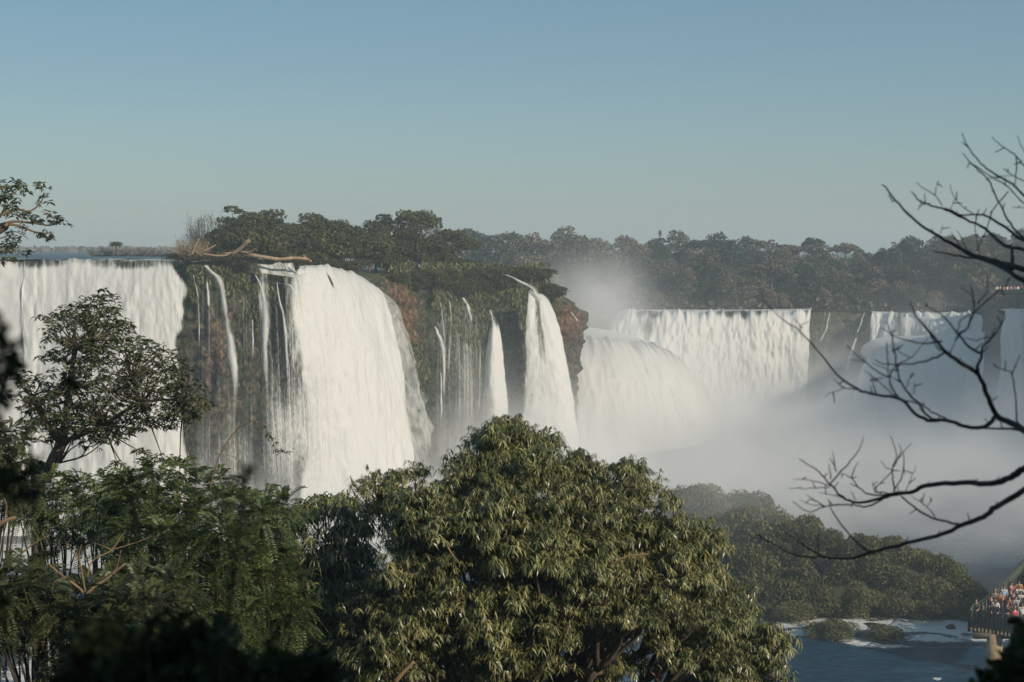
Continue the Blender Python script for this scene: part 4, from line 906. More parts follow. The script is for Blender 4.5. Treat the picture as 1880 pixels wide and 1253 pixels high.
feathery('shaded feathery-leaved tree at the bottom of the left corner', [(0, 1050), (60, 1040), (120, 1090), (230, 1050), (330, 1060), (420, 1262), (130, 1262), (120, 1170), (60, 1150), (-20, 1200), (-40, 1080)], 17, 1.4, 85, 28, 23, (250, 1400), .34, .03, 18, 'small')
feathery('dark feathery-leaved bush at the left edge below the blurred leaves', [(-60, 770), (20, 765), (50, 800), (70, 870), (50, 925), (-30, 960), (-90, 870)], 21, .8, 28, 30, 24, (-20, 1200), .3, .03, 17, 'small')
# golden leafless forks among them
t = thing('leafless_sapling', 'leafless golden-brown forked sapling in the lower left shrubs', 'sapling', tuple(P(165, 1262, 16)))
O = P(165, 1262, 16); g = lambda pts: np.array([P(a, b, 16 + .002 * (a - 165)) for a, b in pts]) - O
gl = [([(165, 1262), (160, 1150), (158, 1095), (200, 1060), (230, 1035)], .05, .015), ([(158, 1095), (145, 1080), (118, 1060), (88, 1035)], .03, .012), ([(158, 1095), (150, 1050), (145, 1020), (150, 1000)], .02, .008), ([(160, 1060), (170, 1030), (205, 1010), (222, 985), (230, 978)], .018, .006),
      ([(205, 1010), (245, 998), (278, 985)], .012, .005), ([(200, 1060), (215, 1040), (222, 1010)], .015, .006), ([(145, 1030), (130, 1010), (120, 995)], .01, .005), ([(205, 1010), (190, 1003), (175, 998)], .009, .005), ([(118, 1060), (100, 1070), (95, 1090)], .01, .005)]
for p, a, b in [(p_, a_ * .55, b_ * .6) for p_, a_, b_ in gl]: obj('branch', tubes('branch', [(curve(g(p), 5), np.linspace(a, b, 5 * (len(p) - 1) + 1))], 6, .2), M['palebark'], t)
t = thing('leafless_sapling', 'pale broken branches sticking out at the left edge, above the golden sapling', 'sapling', tuple(P(-40, 1000, 17)))
O = P(-40, 1000, 17); g = lambda pts: np.array([P(a, b, 17) for a, b in pts]) - O
for p, a, b in [([(-40, 1000), (0, 962), (28, 950)], .035, .02), ([(-40, 1060), (10, 1040), (35, 1020), (60, 1000), (85, 985)], .02, .006), ([(10, 945), (12, 930), (8, 915)], .012, .006),
     ([(-10, 1180), (30, 1190), (70, 1205), (110, 1216)], .03, .02), ([(70, 1205), (66, 1190), (60, 1165)], .012, .008), ([(30, 1190), (55, 1180), (80, 1190)], .01, .006)]: obj('branch', tubes('branch', [(curve(g(p), 5), np.linspace(a, b, 5 * (len(p) - 1) + 1))], 6, .2), M['palebark'], t)
t = thing('young_stem', 'thin yellowish stem with a few leaves at the bottom left against the dark mass', 'sapling', tuple(P(152, 1262, 12)))
O = P(152, 1262, 12)
pts = [P(a, b, 12) for a, b in [(152, 1262), (158, 1235), (180, 1205), (205, 1175), (240, 1150)]]
obj('stem', tubes('stem', [(curve(np.array(pts) - O, 5), np.linspace(.022, .005, 21))], 6), M['palebark'], t)
q = np.array([P(a, b, 12) for a, b in [(180, 1205), (200, 1180), (215, 1165), (225, 1158), (235, 1152), (243, 1148), (206, 1176), (228, 1155)]]); dat = rosettes(q, 3, .06, .12, .2, 5, .4)
leaf_obj(dat, 'lance', M['drooping'], t, O, .3, 'leaves')
# arching sprig before the falls
t = thing('arching_sprig', 'thin arching stem ending in a leafy sprig, hanging before the stringy veil', 'twig', tuple(P(395, 880, 18)))
O = P(395, 880, 18)
obj('stem', tubes('stem', [(curve(np.array([P(a, b, 18) for a, b in [(385, 900), (398, 850), (415, 815), (440, 785), (465, 775), (482, 783), (498, 806), (510, 826), (528, 831)]]) - O, 4), np.linspace(.009, .003, 33)), (curve(np.array([P(a, b, 18) for a, b in [(395, 833), (425, 838), (440, 848)]]) - O, 4), np.linspace(.004, .002, 9))], 4), M['palebark'], t)
q = np.array([P(a, b, 18) for a, b in [(482, 783), (490, 795), (498, 806), (504, 816), (510, 826), (518, 829), (526, 831)]]); dat = rosettes(q, 3, .03, .07, .3, 3, .4)
leaf_obj(dat, 'oval', M['feather'], t, O, .3, 'leaves')
# upper-left tree against the sky
base5 = np.array([P(-330, 500, 42)[0], 42, 0.0])
t = thing('overhanging_tree', 'tree at the upper left edge with pale branches and leaf tufts against the sky', 'tree', tuple(base5))
bz = [([(-330, 900), (-300, 700), (-200, 560), (-90, 470), (0, 420), (15, 412)], .4, .07), ([(-20, 427), (20, 408), (60, 410), (90, 414), (112, 409)], .05, .012), ([(15, 412), (35, 415), (60, 425), (75, 428), (88, 436)], .04, .012), ([(0, 395), (30, 385), (55, 388), (75, 372), (80, 355)], .04, .01),
      ([(-20, 380), (20, 360), (35, 345)], .03, .01), ([(-20, 350), (10, 345), (25, 340)], .03, .01), ([(-10, 440), (10, 435), (20, 425), (40, 430), (52, 440)], .02, .008), ([(-40, 400), (0, 395), (20, 390)], .05, .03), ([(75, 388), (85, 392), (93, 394)], .01, .006), ([(-60, 440), (-20, 427)], .06, .05), ([(0, 400), (10, 375), (8, 350)], .03, .01),
      ([(-30, 470), (5, 460), (18, 450)], .03, .01)]
obj('trunk', tubes('trunk', [(curve(np.array([P(x, y, 42) for x, y in p]) - base5, 5), np.linspace(a, b, 5 * (len(p) - 1) + 1)) for p, a, b in bz], 6, .2), M['palebark'], t)
tp = [(112, 409), (105, 405), (95, 412), (88, 436), (85, 430), (80, 345), (76, 342), (82, 362), (84, 372), (76, 375), (93, 394), (60, 402), (70, 405), (35, 340), (28, 336), (38, 348), (8, 345), (20, 352), (48, 355), (8, 362), (30, 372), (15, 385), (5, 378), (40, 390), (25, 365), (0, 365), (-10, 350), (-15, 375), (35, 400), (45, 420), (70, 428), (12, 392), (-10, 395),
      (15, 430), (20, 440), (12, 450), (25, 452), (18, 462), (8, 465), (30, 447), (20, 472), (10, 475), (45, 468), (22, 458), (5, 455), (-20, 340), (-30, 400), (3, 340), (38, 435), (55, 395), (28, 385)]
q = np.array([P(x, y, 42 + random.uniform(-.8, .8)) for x, y in tp]); dat = rosettes(q, 5, .13, .17, .36, 5, .3, 1)
leaf_obj(dat, 'oval', M['small'], t, base5, .2)

# ---- blurred near leaves at the left, close to the viewer
def near_plant(label, blobs, Yn, base, leafL, n, mat='dark', spread=1.0, stems=True):
    t = thing('nearby_bush', label, 'bush', tuple(base)); cs = []; rad = []
    for (x, y, r) in blobs: cs.append(P(x, y, Yn + random.uniform(-.1, .1))); rad.append(r / F * Yn)
    pos = []; 
    for c, r in zip(cs, rad):
        k = max(14, int(n * (r / .05) ** 1.5)); pos.append(c + rdir(k) * (r * RNG.random(k) ** .4)[:, None] * np.array([1, .8, 1]))
    pos = np.concatenate(pos); N = len(pos); V, Fs = leaves('oval', pos - base, rdir(N), rdir(N), leafL * RNG.uniform(.5, 1, N), leafL * .5, .2)
    obj('leaves', mesh('leaves', V, Fs, False), M[mat], t)
    ch = []
    for c in cs: ch.append((curve([np.zeros(3), (c - base) * .5 + np.array([0, 0, -.04]), c - base], 4), np.linspace(.003, .0012, 9)))
    obj('stem', tubes('stem', ch, 5), M['darkbark'], t)
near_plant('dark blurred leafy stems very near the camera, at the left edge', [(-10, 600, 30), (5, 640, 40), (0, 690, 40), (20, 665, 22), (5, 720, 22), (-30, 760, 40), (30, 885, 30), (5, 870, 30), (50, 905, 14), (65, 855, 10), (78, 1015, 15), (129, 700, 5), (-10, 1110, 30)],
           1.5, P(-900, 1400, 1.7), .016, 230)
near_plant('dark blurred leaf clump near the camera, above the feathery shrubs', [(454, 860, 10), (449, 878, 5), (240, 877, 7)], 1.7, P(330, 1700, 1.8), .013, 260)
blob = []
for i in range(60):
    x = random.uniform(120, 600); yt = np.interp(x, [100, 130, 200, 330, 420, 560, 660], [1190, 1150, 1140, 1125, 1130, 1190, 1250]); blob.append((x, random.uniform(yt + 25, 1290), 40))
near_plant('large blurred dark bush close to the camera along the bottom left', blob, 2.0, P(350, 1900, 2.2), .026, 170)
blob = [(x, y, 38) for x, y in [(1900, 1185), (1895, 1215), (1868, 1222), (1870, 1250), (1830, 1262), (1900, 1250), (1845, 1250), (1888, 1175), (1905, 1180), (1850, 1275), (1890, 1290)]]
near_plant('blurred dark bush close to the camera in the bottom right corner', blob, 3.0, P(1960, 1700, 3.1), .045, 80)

# ---- bare tree at the right
Z5 = lambda x, y: (1380 + x / 2.61, 220 + y / 2.61)
Z6 = lambda x, y: (1360 + x / 2.238, 500 + y / 2.238)
def tr(f, pts): return [f(*p) for p in pts]
upper = [(Z5, [(1700, 900), (1480, 830), (1305, 770), (1200, 710), (1100, 668), (1000, 655), (865, 630)], 14, 3), (Z5, [(1480, 830), (1305, 718), (1240, 708), (1150, 682), (1040, 640), (900, 560), (790, 490), (690, 385), (630, 310)], 14, 3),
         (Z5, [(1305, 718), (1220, 690), (1100, 655), (1020, 640)], 9, 4),
         (Z5, [(1600, 650), (1305, 620), (1210, 600), (1120, 525), (1000, 465), (930, 430), (850, 410), (800, 385), (775, 355)], 9, 2.5), (Z5, [(1600, 720), (1305, 580), (1220, 520), (1130, 465), (1090, 455), (1000, 455), (930, 425)], 8, 3), (Z5, [(1600, 740), (1400, 650), (1305, 570), (1240, 500), (1180, 385), (1130, 285), (1060, 220), (1010, 160)], 7, 2),
         (Z5, [(1500, 520), (1305, 360), (1250, 310), (1180, 270), (1110, 220), (1050, 150), (1005, 65)], 6, 2), (Z5, [(1450, 330), (1305, 220), (1270, 175), (1200, 125), (1150, 85)], 4, 1.6), (Z5, [(1270, 175), (1268, 240), (1263, 310)], 3, 2), (Z5, [(1400, 340), (1305, 295), (1240, 260), (1205, 235)], 3, 1.6), (Z5, [(1400, 440), (1305, 400), (1230, 325), (1150, 275), (1060, 215), (1040, 200)], 3.5, 1.5),
         (Z5, [(1400, 422), (1305, 421), (1250, 420)], 3, 1.5), (Z5, [(1230, 345), (1160, 430), (1120, 540), (1078, 630)], 3, 2), (Z5, [(1088, 430), (1072, 520), (1090, 645)], 2.5, 1.8), (Z5, [(910, 410), (880, 360), (820, 330), (790, 300)], 2.6, 1.4), (Z5, [(880, 360), (885, 320), (895, 290)], 2, 1.2),
         (Z5, [(1060, 450), (1000, 410), (960, 350), (950, 310)], 2.4, 1.2), (Z5, [(1060, 645), (1020, 600), (985, 530)], 2.6, 1.2), (Z5, [(1000, 620), (985, 580), (960, 570)], 2, 1.2), (Z5, [(1330, 200), (1300, 140), (1270, 75)], 2.6, 1.3), (Z5, [(950, 430), (975, 385), (1000, 410)], 1.8, 1.3), (Z5, [(905, 545), (915, 505)], 1.8, 1), (Z5, [(690, 388), (672, 396)], 1.8, 1.2), (Z5, [(855, 400), (815, 410), (795, 430)], 2, 1.2), (Z5, [(1245, 720), (1250, 640), (1238, 600)], 9, 3),
         (Z5, [(1120, 290), (1160, 275), (1250, 270)], 2, 1.5)]
middle = [(Z6, [(1320, 760), (1164, 650), (1120, 625), (1050, 590), (1010, 500), (975, 420), (900, 370), (835, 320), (770, 240), (720, 180), (695, 120)], 17, 2.5), (Z6, [(1050, 590), (1000, 635), (930, 635), (850, 610), (780, 610), (720, 585), (660, 525), (540, 500), (480, 480), (400, 425), (330, 340), (245, 245), (180, 200), (95, 120)], 11, 1.8),
          (Z6, [(1200, 650), (1120, 645), (1000, 642)], 7, 5), (Z6, [(975, 420), (972, 385), (990, 340), (1000, 300), (1040, 260), (1085, 185), (1055, 160)], 8, 1.8), (Z6, [(990, 340), (940, 310), (890, 250), (820, 170), (750, 135)], 6, 2), (Z6, [(890, 260), (930, 230), (960, 165), (1020, 110), (1080, 60), (1110, 20)], 5, 1.8), (Z6, [(960, 160), (950, 100), (905, 60)], 3, 1.5), (Z6, [(960, 140), (945, 50)], 3, 1.5), (Z6, [(975, 130), (1010, 80), (1015, 20)], 3, 1.5),
          (Z6, [(890, 250), (905, 200), (960, 165)], 3, 2), (Z6, [(835, 335), (760, 365), (680, 378), (590, 378), (550, 360)], 5, 1.8), (Z6, [(825, 285), (740, 292), (650, 270), (575, 228)], 4.5, 1.6), (Z6, [(925, 380), (835, 330), (800, 300), (770, 240)], 4, 2.5), (Z6, [(620, 430), (590, 425), (510, 370), (430, 298)], 4, 1.8), (Z6, [(510, 370), (445, 360)], 2, 1.3), (Z6, [(840, 610), (780, 600), (720, 530), (660, 455), (640, 380), (625, 280), (595, 205)], 6, 2),
          (Z6, [(655, 525), (625, 480), (612, 430), (640, 380), (700, 350), (770, 270)], 4.5, 1.6), (Z6, [(740, 540), (650, 520), (580, 460), (505, 400)], 3.5, 1.4), (Z6, [(850, 608), (780, 570), (720, 530)], 4, 3), (Z6, [(555, 500), (545, 460), (530, 410)], 2, 1.2), (Z6, [(1040, 265), (970, 278), (920, 272)], 3, 1.5), (Z6, [(245, 245), (240, 215), (215, 190)], 3, 1.2), (Z6, [(242, 218), (285, 200)], 2.4, 1.2), (Z6, [(600, 290), (603, 360), (606, 430)], 2.4, 1.6), (Z6, [(680, 475), (705, 410)], 2.2, 1.2), (Z6, [(710, 500), (715, 450)], 2, 1.2),
          (Z6, [(1180, 650), (1138, 620), (1130, 520), (1115, 420), (1075, 400), (1040, 385)], 4.5, 1.6), (Z6, [(1115, 420), (1135, 370), (1150, 340)], 3, 1.4), (Z6, [(480, 482), (420, 472), (380, 440)], 3.4, 1.6), (Z6, [(425, 475), (350, 508)], 2.2, 1.2), (Z6, [(640, 350), (620, 300), (640, 220)], 2, 1.2), (Z6, [(650, 385), (620, 405), (540, 370)], 3, 1.5), (Z6, [(700, 350), (655, 330), (640, 300)], 2, 1.2), (Z6, [(860, 330), (895, 250)], 2.2, 1.4), (Z6, [(560, 500), (535, 430)], 1.8, 1)]
lower = [(Z6, [(1330, 700), (1164, 810), (1100, 845), (1030, 868), (900, 865), (770, 875), (700, 905), (630, 910), (540, 940), (470, 945), (420, 925), (370, 875), (320, 820), (240, 768)], 17, 2), (Z6, [(680, 908), (600, 925), (560, 945), (510, 965), (450, 955), (340, 965), (280, 985), (215, 945)], 6, 2), (Z6, [(345, 963), (300, 935), (270, 915)], 3, 1.5), (Z6, [(350, 962), (290, 955), (240, 935)], 2.4, 1.3), (Z6, [(630, 910), (540, 915), (490, 890), (455, 845), (410, 825)], 5, 1.8), (Z6, [(455, 845), (470, 800), (485, 780)], 3, 1.4), (Z6, [(470, 935), (455, 900)], 2.4, 1.3),
         (Z6, [(372, 878), (280, 855), (215, 850)], 3, 1.4), (Z6, [(365, 885), (270, 890), (195, 885)], 2.6, 1.2), (Z6, [(370, 865), (430, 800), (480, 740), (505, 680)], 4, 1.6), (Z6, [(392, 818), (385, 780), (378, 738)], 3.4, 1.4), (Z6, [(370, 850), (362, 785)], 3.2, 1.4), (Z6, [(430, 930), (370, 915), (320, 908)], 2.6, 1.4), (Z6, [(632, 908), (625, 850), (625, 800), (640, 750), (615, 675)], 4.5, 1.8), (Z6, [(635, 890), (665, 830), (670, 760), (650, 710)], 3.6, 1.5), (Z6, [(627, 800), (660, 750), (700, 705)], 3, 1.4), (Z6, [(605, 910), (548, 895), (620, 820), (600, 805), (575, 780)], 3.5, 1.5), (Z6, [(548, 895), (540, 860)], 2.4, 1.2),
         (Z6, [(678, 900), (700, 850), (720, 800)], 2.4, 1.2), (Z6, [(1330, 800), (1164, 900), (1050, 965), (1000, 1005), (905, 1040), (830, 1075), (680, 1115), (540, 1150), (440, 1178), (340, 1170), (230, 1165), (130, 1115), (60, 1075)], 15, 2), (Z6, [(540, 1150), (500, 1130), (430, 1060), (375, 980), (360, 930)], 6, 2), (Z6, [(905, 1038), (820, 1020), (740, 985), (660, 920)], 5.5, 4), (Z6, [(800, 1010), (765, 965), (700, 920)], 3, 1.4), (Z6, [(765, 965), (790, 930)], 2, 1.2), (Z6, [(750, 960), (740, 925)], 2, 1.2),
         (Z6, [(340, 1168), (280, 1135), (200, 1080), (150, 1040)], 3.4, 1.4), (Z6, [(320, 1168), (318, 1080)], 2.8, 1.4), (Z6, [(310, 1160), (250, 1110), (210, 1050)], 2.8, 1.4), (Z6, [(130, 1115), (90, 1105), (70, 1095)], 2, 1.2)]
TB = np.array([3.9, 5.6, 0.]); TB[2] = float(bank_z(TB[0], TB[1]))
t = thing('bare_tree', 'leafless dark tree reaching in from the right edge with bent forked twigs', 'tree', tuple(TB))
trunk_top = TB + np.array([.1, 0, 7.0])
obj('trunk', tubes('trunk', [(curve([TB - np.array([0, 0, .3]) - TB, np.array([-.12, .1, 1.2]), np.array([.05, 0, 2.4]), np.array([0, .1, 4.5]), np.array([.3, .2, 6.0]), np.array([.1, .1, 7.6])], 6), np.linspace(.13, .006, 31))] + [(curve([np.array([0, .1, 3.4 + .6 * i]), np.array([.5 * q_, .2 * i, 4.3 + .7 * i]), np.array([1.1 * q_, .3 * i - .4, 5.6 + .6 * i])], 5), np.linspace(.05, .004, 11)) for i, q_ in enumerate([1, -.6, 1.2, -.3])], 10, .2), M['darkbark'], t)
for gi, (grp, y0, tz) in enumerate([(upper, 5.2, 2.0), (middle, 4.7, .9), (lower, 5.0, .75)]):
    ch = []
    for f, pts, w0, w1 in grp:
        pp = tr(f, pts)
        w = []
        for (x, y) in pp:
            dep = y0 + .0009 * (1700 - x) + .25 * math.sin(x * .011 + y * .017); w.append(P(x, y, dep) - TB)
        first = pp[0][0] > 1900
        cur = curve(w, 5); jit = RNG.normal(size=cur.shape) * .0011; jit[0] = 0; cur = cur + jit
        ws = np.linspace(w0 * .82, w1 * .8, len(cur)) / F * y0 / 2
        if first and w0 > 3.5:
            cur = np.vstack([np.array([[.02, .1, tz + .3]]) , cur]); ws = np.concatenate([[ws[0] * 1.5], ws])
        ch.append((cur, ws))
        for i in range(3, len(cur) - 1, 4):                      # small buds / spurs
            if RNG.random() < .45:
                e = cur[i] + unit(RNG.normal(size=3) + np.array([0, 0, .8])) * RNG.uniform(.012, .035); ch.append((np.array([cur[i], e]), [.0022, .0012]))
    obj('limb', tubes('limb', ch, 6, .15), M['darkbark'], t)
b_ = P(1509, 1134, 114.9); t = thing('vase_shaped_tree', 'small dark tree on the island, crown like an upturned cone under the low bare twig', 'tree', tuple(b_))
n = 1500; hz = RNG.random(n) ** .7; a = RNG.uniform(0, 6.28, n); rr = (.12 + .75 * hz) * RNG.random(n) ** .5; pos = np.stack([np.cos(a) * rr, np.sin(a) * rr, 1.05 + 1.15 * hz], -1)
pos[:, 2] += 2.1; V, Fs = leaves('oval', pos, unit(rdir(n) + np.array([0, 0, .4])), rdir(n), .2, .11, .1); obj('crown', mesh('crown', V, Fs, False), M['darkbark'], t)
obj('trunk', tubes('trunk', [(np.array([[0, 0, -.4], [.05, 0, 1.8], [0, 0, 3.5]]), [.16, .13, .06]), (np.array([[0, 0, 3.1], [-.9, 0, 4.4], [-1.3, 0, 5.2]]), [.04, .025, .012]), (np.array([[0, 0, 3.1], [.5, 0, 4.3]]), [.04, .015])], 5), M['darkbark'], t)

# ---- unseen trees added behind and beside the viewer to throw shade on near bushes
for i, (x, y, h) in enumerate([(6.0, -4.5, 9), (9.5, -1.5, 10)]):
    tp_ = tree_proto('unseen_shade_tree', ['unseen leafy tree added behind the camera to cast shade', 'unseen leafy tree added right of the camera to cast shade'][i], 'tree', M['small'], h, 3.6, 'round', 5000, .3, 130 + i)
    tp_.location = (x, y, float(bank_z(np.array(x), np.array(y))))

# ================================================================ WALKWAY AND PEOPLE
M['deck'] = plain('walkway_planks', (.16, .13, .09), .8, .3, 4)
M['rail'] = plain('green_painted_rail', (.035, .045, .03), .5, .2, 5)
M['pier'] = plain('concrete_pier', (.36, .26, .15), .85, .3, 1.5)
DZ = P(1820, 1153, 100)[2]
# deck path (plan): end platform, then away to the right
path = [np.array([*PZ(1834, 99.5, 0)[:2], DZ]), np.array([*PZ(1866, 101.5, 0)[:2], DZ + .12]), np.array([*PZ(1900, 107, 0)[:2], DZ + .4]), np.array([*PZ(1950, 116, 0)[:2], DZ + .7]), np.array([*PZ(2020, 128, 0)[:2], DZ + .9])]
pc = curve(path, 6); tg = unit(np.gradient(pc[:, :2], axis=0)); nm = np.stack([tg[:, 1], -tg[:, 0]], -1); HW = np.interp(np.arange(len(pc)), [0, 4, 10, 24], [1.7, 1.9, 1.7, 1.6])
Lp = pc.copy(); Rp = pc.copy(); Lp[:, :2] -= nm * HW[:, None]; Rp[:, :2] += nm * HW[:, None]
wk = thing('walkway', 'raised visitor walkway with dark slatted railings at the lower right, crowded with people', 'walkway', tuple(path[0]))
O = path[0]
def boxbetween(a, b, w, h, O):
    a = np.array(a, float); b = np.array(b, float); t_ = unit(b - a); s = unit(np.cross(t_, [0, 0, 1.])); 
    if np.linalg.norm(np.cross(t_, [0, 0, 1.])) < 1e-3: s = np.array([1., 0, 0])
    u_ = np.cross(s, t_); V = []
    for p in (a, b):
        for i, j in ((-1, -1), (1, -1), (1, 1), (-1, 1)): V.append(p + s * w / 2 * i + u_ * h / 2 * j - O)
    return np.array(V), [np.array([[0, 1, 2, 3], [7, 6, 5, 4], [0, 4, 5, 1], [1, 5, 6, 2], [2, 6, 7, 3], [3, 7, 4, 0]])]
V = np.concatenate([Lp, Rp, Lp - [0, 0, .25], Rp - [0, 0, .25]]) - O; k = len(pc); a = np.arange(k - 1)
Fd = np.concatenate([np.stack([a, a + 1, a + k + 1, a + k], -1)[:, ::-1], np.stack([a + 2 * k, a + 2 * k + 1, a + 3 * k + 1, a + 3 * k], -1), np.stack([a, a + 1, a + 2 * k + 1, a + 2 * k], -1), np.stack([a + k, a + k + 1, a + 3 * k + 1, a + 3 * k], -1), np.array([[0, k, 3 * k, 2 * k]])])
obj('deck', mesh('deck', V, [Fd], False), M['deck'], wk)
def railing(line, up0=1.12):
    seg = np.concatenate([[0], np.cumsum(np.linalg.norm(np.diff(line, axis=0), axis=1))]); u = np.arange(0, seg[-1], .26); pts = np.stack([np.interp(u, seg, line[:, i]) for i in range(3)], -1)
    parts = []
    for i, p in enumerate(pts[:-1]):
        q = pts[i + 1]; m_ = p + (q - p) * .66
        c = np.stack([p, m_, m_, p, p + (m_ - p) * .0, p, p, p])
        parts.append(boxbetween((p + m_) / 2 + [0, 0, -.35], (p + m_) / 2 + [0, 0, 1.02], .17, .035, O))
    sl = joinV(parts); obj('slats', mesh('slats', sl[0], sl[1], False), M['rail'], wk)
    parts = []
    for i in range(len(line) - 1):
        for z, h in ((up0, .07), (.12, .05)): parts.append(boxbetween(line[i] + [0, 0, z], line[i + 1] + [0, 0, z], .09, h, O))
    sl = joinV(parts); obj('handrail', mesh('handrail', sl[0], sl[1], False), M['rail'], wk)
    for i in range(0, len(pts), 7):
        s_ = boxbetween(pts[i] + [0, 0, -.4], pts[i] + [0, 0, up0 + .02], .12, .12, O); obj('post', mesh('post', s_[0], s_[1], False), M['rail'], wk)
railing(np.vstack([Lp[:1], Rp])); railing(Lp)
for i, (q, r) in enumerate([(pc[1], .5), (pc[10], .5), (pc[18], .5)]):
    p0 = q.copy(); ch = [(np.array([[p0[0] - .1, p0[1], -1.5], [p0[0] - .1, p0[1], p0[2] - .3]]) - O, [.52, .48])]
    obj('pier', tubes('pier', ch, 16), M['pier'], wk)
    s_ = boxbetween(np.array([p0[0] - 1.5, p0[1], p0[2] - .45]), np.array([p0[0] + 1.5, p0[1], p0[2] - .45]), .5, .36, O); obj('crossbeam', mesh('crossbeam', s_[0], s_[1], False), M['deck'], wk)

def skin(name, V, E, R, mat, parent=None, root=0, sub=1):
    me = bpy.data.meshes.new(name); me.from_pydata([tuple(v) for v in V], E, []); o = bpy.data.objects.new(name, me); COL.objects.link(o)
    m = o.modifiers.new('s', 'SKIN'); m.use_smooth_shade = True
    for i, r in enumerate(R): me.skin_vertices[0].data[i].radius = (r, r) if np.isscalar(r) else r
    me.skin_vertices[0].data[root].use_root = True
    if sub: mm = o.modifiers.new('u', 'SUBSURF'); mm.levels = mm.render_levels = sub
    dg = bpy.context.evaluated_depsgraph_get(); ev = o.evaluated_get(dg); nm_ = bpy.data.meshes.new_from_object(ev); nm_.name = name
    bpy.data.objects.remove(o); nm_.materials.clear(); nm_.materials.append(mat); 
    for p in nm_.polygons: p.use_smooth = True
    return nm_
M['skin'] = plain('skin', (.42, .25, .17), .5, .08); M['cloth'] = plain('cloth_white', (.6, .6, .6), .8)
def person_meshes(pose):
    """facing -Y; arms per pose"""
    V = [(0, 0, .95), (0, .0, 1.12), (0, .01, 1.32), (0, .01, 1.44), (0, 0, 1.53), (0, -.01, 1.64), (0, -.005, 1.72)]; E = [(0, 1), (1, 2), (2, 3), (3, 4), (4, 5), (5, 6)]; R = [(.15, .11), (.135, .10), (.155, .11), (.09, .07), .05, (.075, .09), (.06, .07)]
    body = len(V)
    V.append((0, -.115, 1.62)); E.append((5, 7)); R.append(.014)
    arms = {'down': [(.19, .0, 1.40), (.24, .03, 1.12), (.25, -.03, .88)], 'rail': [(.19, -.01, 1.40), (.24, -.14, 1.16), (.2, -.38, 1.12)], 'photo': [(.19, -.02, 1.40), (.22, -.2, 1.22), (.08, -.34, 1.5)], 'bent': [(.19, 0, 1.4), (.26, .05, 1.14), (.14, -.2, 1.08)]}[pose]
    av = []
    for s in (-1, 1):
        pr = 2; ids = []
        for j, (x, y, z) in enumerate(arms):
            V.append((x * s, y, z)); E.append((pr, len(V) - 1)); R.append([.055, .042, .03][j]); pr = len(V) - 1; ids.append(pr)
        h = np.array(V[pr]); el = np.array(V[ids[1]]); d = unit(h - el); sd = unit(np.cross(d, [0, -.3, 1.]) + 1e-4)
        palm = h + d * .06; V.append(tuple(palm)); E.append((pr, len(V) - 1)); R.append(.03); pi_ = len(V) - 1
        for k_, (o_, l_) in enumerate([(-.027, .06), (-.009, .075), (.009, .07), (.027, .055)]):
            V.append(tuple(palm + d * .045 + sd * o_)); E.append((pi_, len(V) - 1)); R.append(.009)
            V.append(tuple(palm + d * (.045 + l_ * .7) + sd * o_ + np.array([0, 0, -.015]))); E.append((len(V) - 2, len(V) - 1)); R.append(.008)
        V.append(tuple(palm + sd * s * .045 + d * .02)); E.append((pi_, len(V) - 1)); R.append(.01)
        av.append(ids)
    for s in (-1, 1):
        pr = 0
        for j, (x, y, z, r) in enumerate([(.09, 0, .86, .09), (.1, -.01, .5, .058), (.1, .03, .1, .04), (.1, -.09, .04, .035)]):
            V.append((x * s, y, z)); E.append((pr, len(V) - 1)); R.append(r); pr = len(V) - 1
    b = skin('body', V, E, R, M['skin'])
    sv = [V[0], V[1], V[2], (0, .01, 1.45)]; se = [(0, 1), (1, 2), (2, 3)]; sr = [(.165, .125), (.15, .115), (.17, .125), (.085, .07)]
    for ids in av:
        pr = 2
        for j, (i_, r) in enumerate([(ids[0], .068), (ids[1], .054)]):
            sv.append(V[i_]); se.append((pr, len(sv) - 1)); sr.append(r); pr = len(sv) - 1
        w_ = (np.array(V[ids[1]]) + np.array(V[ids[2]])) / 2; sv.append(tuple(w_)); se.append((pr, len(sv) - 1)); sr.append(.044)
    sh = skin('shirt', sv, se, sr, M['cloth'])
    tv = [(0, 0, .98)]; te = []; trd = [(.16, .12)]
    for s in (-1, 1):
        pr = 0
        for (x, y, z, r) in [(.09, 0, .86, .1), (.1, -.01, .5, .072), (.1, .03, .1, .058)]:
            tv.append((x * s, y, z)); te.append((pr, len(tv) - 1)); trd.append(r); pr = len(tv) - 1
    tm = skin('trousers', tv, te, trd, M['cloth'])
    return b, sh, tm
PM = {k: person_meshes(k) for k in ('down', 'rail', 'photo', 'bent')}
def hairmesh(long):
    a = np.linspace(0, PI * .62, 9); b = np.linspace(0, 2 * PI, 17); A, B = np.meshgrid(a, b); d = np.stack([np.sin(A) * np.cos(B) * .098, np.sin(A) * np.sin(B) * .115, np.cos(A) * .1], -1)
    d[..., 2] = np.where((d[..., 1] > 0) & (d[..., 2] < 0), d[..., 2] * (4.5 if long else 2.0), d[..., 2]); d[..., 2] = np.where((d[..., 1] < -.03), np.maximum(d[..., 2], .02), d[..., 2])
    d += np.array([0, .01, 1.675]); return mesh('hair', d.reshape(-1, 3), [gridfaces(17, 9)])
HM = {0: hairmesh(0), 1: hairmesh(1)}
CL = {'white': (.72, .70, .68), 'black': (.015, .015, .018), 'red': (.50, .03, .05), 'pink': (.62, .22, .22), 'navy blue': (.02, .035, .09), 'grey': (.2, .2, .2), 'light blue': (.30, .42, .55), 'olive': (.10, .10, .05), 'cream': (.62, .55, .42), 'maroon': (.12, .02, .02), 'orange': (.55, .2, .07), 'dark': (.02, .02, .022), 'blue jeans': (.07, .12, .22), 'khaki': (.3, .22, .13), 'brown': (.05, .025, .012), 'blond': (.35, .22, .1)}
